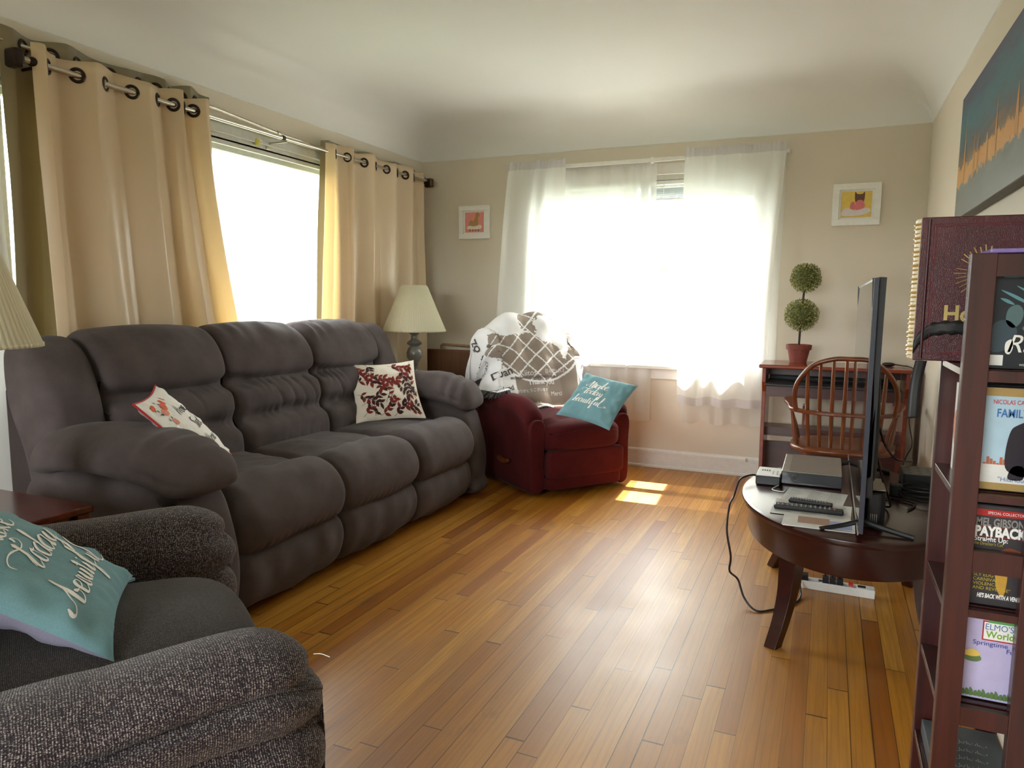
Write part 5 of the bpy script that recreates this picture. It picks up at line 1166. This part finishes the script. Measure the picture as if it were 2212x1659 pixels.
def boxset(label, y0, y1, z, h, mat, draw=None):
    t = thing('dvd_box_set', label, 'dvd', (.31, (y0+y1)/2, z), 'box sets facing the room in the rack'); part('case', MB().box(.248, .378, y0, y1, z, z+h), mat, t, smooth=False, bevel=.001)
    if draw: draw(t, lambda u, v, k=0: (.2475-k*.0003, lerp(y1, y0, u), z+v*h), h)
def d_c(t, F, h):
    m = MB(); blob(m, F, [(.45, 1.0), (.6, .93), (.98, .92), (.98, .99)]); part('pink_corner', m, C_('print_hotpink', 214, 66, 96), t, smooth=False)
    m = MB(); blob(m, F, [(.04, .62), (.4, .72), (.95, .70), (.95, .3), (.6, .22), (.1, .36)]); part('skin_photo', m, C_('print_skin', 214, 162, 134), t, smooth=False)
    m = MB(); blob(m, F, [(.2, .60), (.5, .66), (.8, .61), (.5, .55)], 1); part('lips', m, C_('print_lip', 190, 84, 80), t, smooth=False)
    m = MB(); put_text(m, 'Ca', lambda x, y: F(x/.1, y/h, 2), .03, .145, .018); part('title', m, C_('print_wine', 150, 60, 80), t, smooth=False, fixn=False)
boxset('white box set with pink corner and photo of skin, second shelf of rack', 1.60, 1.715, SH[1], .178, 'white', d_c)
boxset('pale case edge showing at the left side of the third shelf of the rack', 1.59, 1.61, SH[2], .165, 'white')
boxset('pale blue-white case edge at left side of the fourth shelf of rack', 1.61, 1.66, SH[3], .16, C_('case_bluewhite', 190, 204, 226))
t = thing('grey_book', 'slate grey hardback with pale script lying on lowest visible shelf of rack', 'book', (.3, 1.6, SH[4]))
part('cover', MB().box(.235, .375, 1.555, 1.74, SH[4]+.001, SH[4]+.032), C_('book_slate', 74, 80, 84, .6), t, smooth=False, bevel=.002)
m = MB()
for k in range(5): put_text(m, 'الكتاب', lambda x, y: (x, y, SH[4]+.0328), .27+.004*k, 1.55+.03*k, .012, w=.06)
part('lettering', m, C_('print_palegrey', 170, 172, 170), t, smooth=False, fixn=False)
solo('plastic_folder', MB().box(.252, .38, 1.50, 1.772, 1.2905, 1.298), 'lilac', 'thin lilac plastic case lying flat on top of the rack', 'folder', smooth=False, bevel=.002)
# Bible on the top shelf
t = thing('large_book', 'large burgundy leather book with gold lettering standing on top of the rack', 'book', (.275, 1.70, 1.0885))
bx0, bx1, by0, by1, bz0, bz1 = .160, .392, 1.665, 1.725, 1.0885, 1.372
# stands leaning slightly out over the front edge of the shelf
part('cover', MB().box(bx0, bx1, by0, by0+.006, bz0, bz1).box(bx0, bx1, by1-.006, by1, bz0, bz1), 'leather', t, smooth=False, bevel=.002)
part('hinge_groove', MB().tube([(bx0+.014, by0-.0002, bz0+.004), (bx0+.014, by0-.0002, bz1-.004)], .0028, 8), C_('leather_dark', 62, 8, 18, .3), t)
sp = part('spine', MB().loft([(bx0+.001, by0+.004), (bx0-.006, by0+.015), (bx0-.008, (by0+by1)/2), (bx0-.006, by1-.015), (bx0+.001, by1-.004), (bx0+.008, (by0+by1)/2)], bz0+.001, bz1-.001, lambda a, tt, b: (a, b, tt), 20, .004, 36), 'pages', t)
m = MB()
for k in range(30):
    z = bz0+.01+k*.009; m.tube([(bx0+.0, by0+.0045, z), (bx0-.007, by0+.015, z), (bx0-.009, (by0+by1)/2, z)], .0012+.0008*(k % 3), 5, 3)
part('spine_gilding', m, 'gold', sp)
part('page_block', MB().box(bx0+.008, bx1-.005, by0+.006, by1-.006, bz0+.004, bz1-.004), C_('page_cream', 214, 206, 186, .7), t, smooth=False)
m = MB()
for o_ in (.022, .026): 
    for a in (((bx0+o_, bz0+o_-.008), (bx0+o_, bz1-o_+.008)), ((bx0+o_, bz1-o_+.008), (bx1-o_, bz1-o_+.008)), ((bx0+o_, bz0+o_-.008), (bx1-o_, bz0+o_-.008))): m.tube([(a[0][0], by0-.0002, a[0][1]), (a[1][0], by0-.0002, a[1][1])], .0006, 5)
part('tooled_border', m, C_('leather_light', 120, 50, 62, .3), t)
m = MB(); put_text(m, 'Holy', lambda x, y: (x, by0-.0006, y), .209, 1.168, .032, w=.078, bold=.03)
cx, cz = .276, 1.262
for k in range(34):
    a = 2*PI*k/34
    if k % 8 == 7: continue
    r0, r1 = .034, .052+.003*(k % 2); m.tube([(cx+r0*math.cos(a), by0-.0005, cz+r0*math.sin(a)), (cx+r1*math.cos(a), by0-.0005, cz+r1*math.sin(a))], .0011, 5)
m.tube([(cx+.02*math.cos(a*PI/15), by0-.0005, cz+.02*math.sin(a*PI/15)) for a in range(30)], .0012, 5, close=True)
part('gold_stamping', m, 'gold', t, smooth=False, fixn=False)
def rb(x, v):
    z = 1.124+.018*math.sin(min(1, (x-bx0)/.06)*PI/2)-.02*max(0, 1-(x-bx0)/.03)**2; return (x, by0-.0014-.001*math.sin(x*90), z+v*.027+.0015*math.sin(x*300+v*7))
m = MB().grid(50, 4, lambda u, v: rb(lerp(bx0-.001, bx1, u), v))
m.grid(4, 30, lambda u, v: (lerp(bx0+.006, bx0+.027, u)-.010*v-.002*math.sin(v*4), by0+.008+.003*math.sin(v*5), bz0-.001-.118*v+.003*(u-.5)*(v > .9)))
o = part('ribbon_marker', m, 'ribbon', t, fixn=False, label='wide black ribbon'); so = o.modifiers.new('s', 'SOLIDIFY'); so.thickness = .0006
solo('white_booklet', MB().box(.225, .375, 1.735, 1.744, SH[0]+.001, 1.378), 'white', 'white booklet peeping up behind the large burgundy leather book', 'book', smooth=False, bevel=.003)
solo('skirting_plug', MB().box(-.478, -.466, YF-.028, YF-.017, .105, .128), C_('tan_plastic', 196, 176, 146), 'tiny tan cable stub on the white baseboard left of the desk', 'stub', smooth=False)
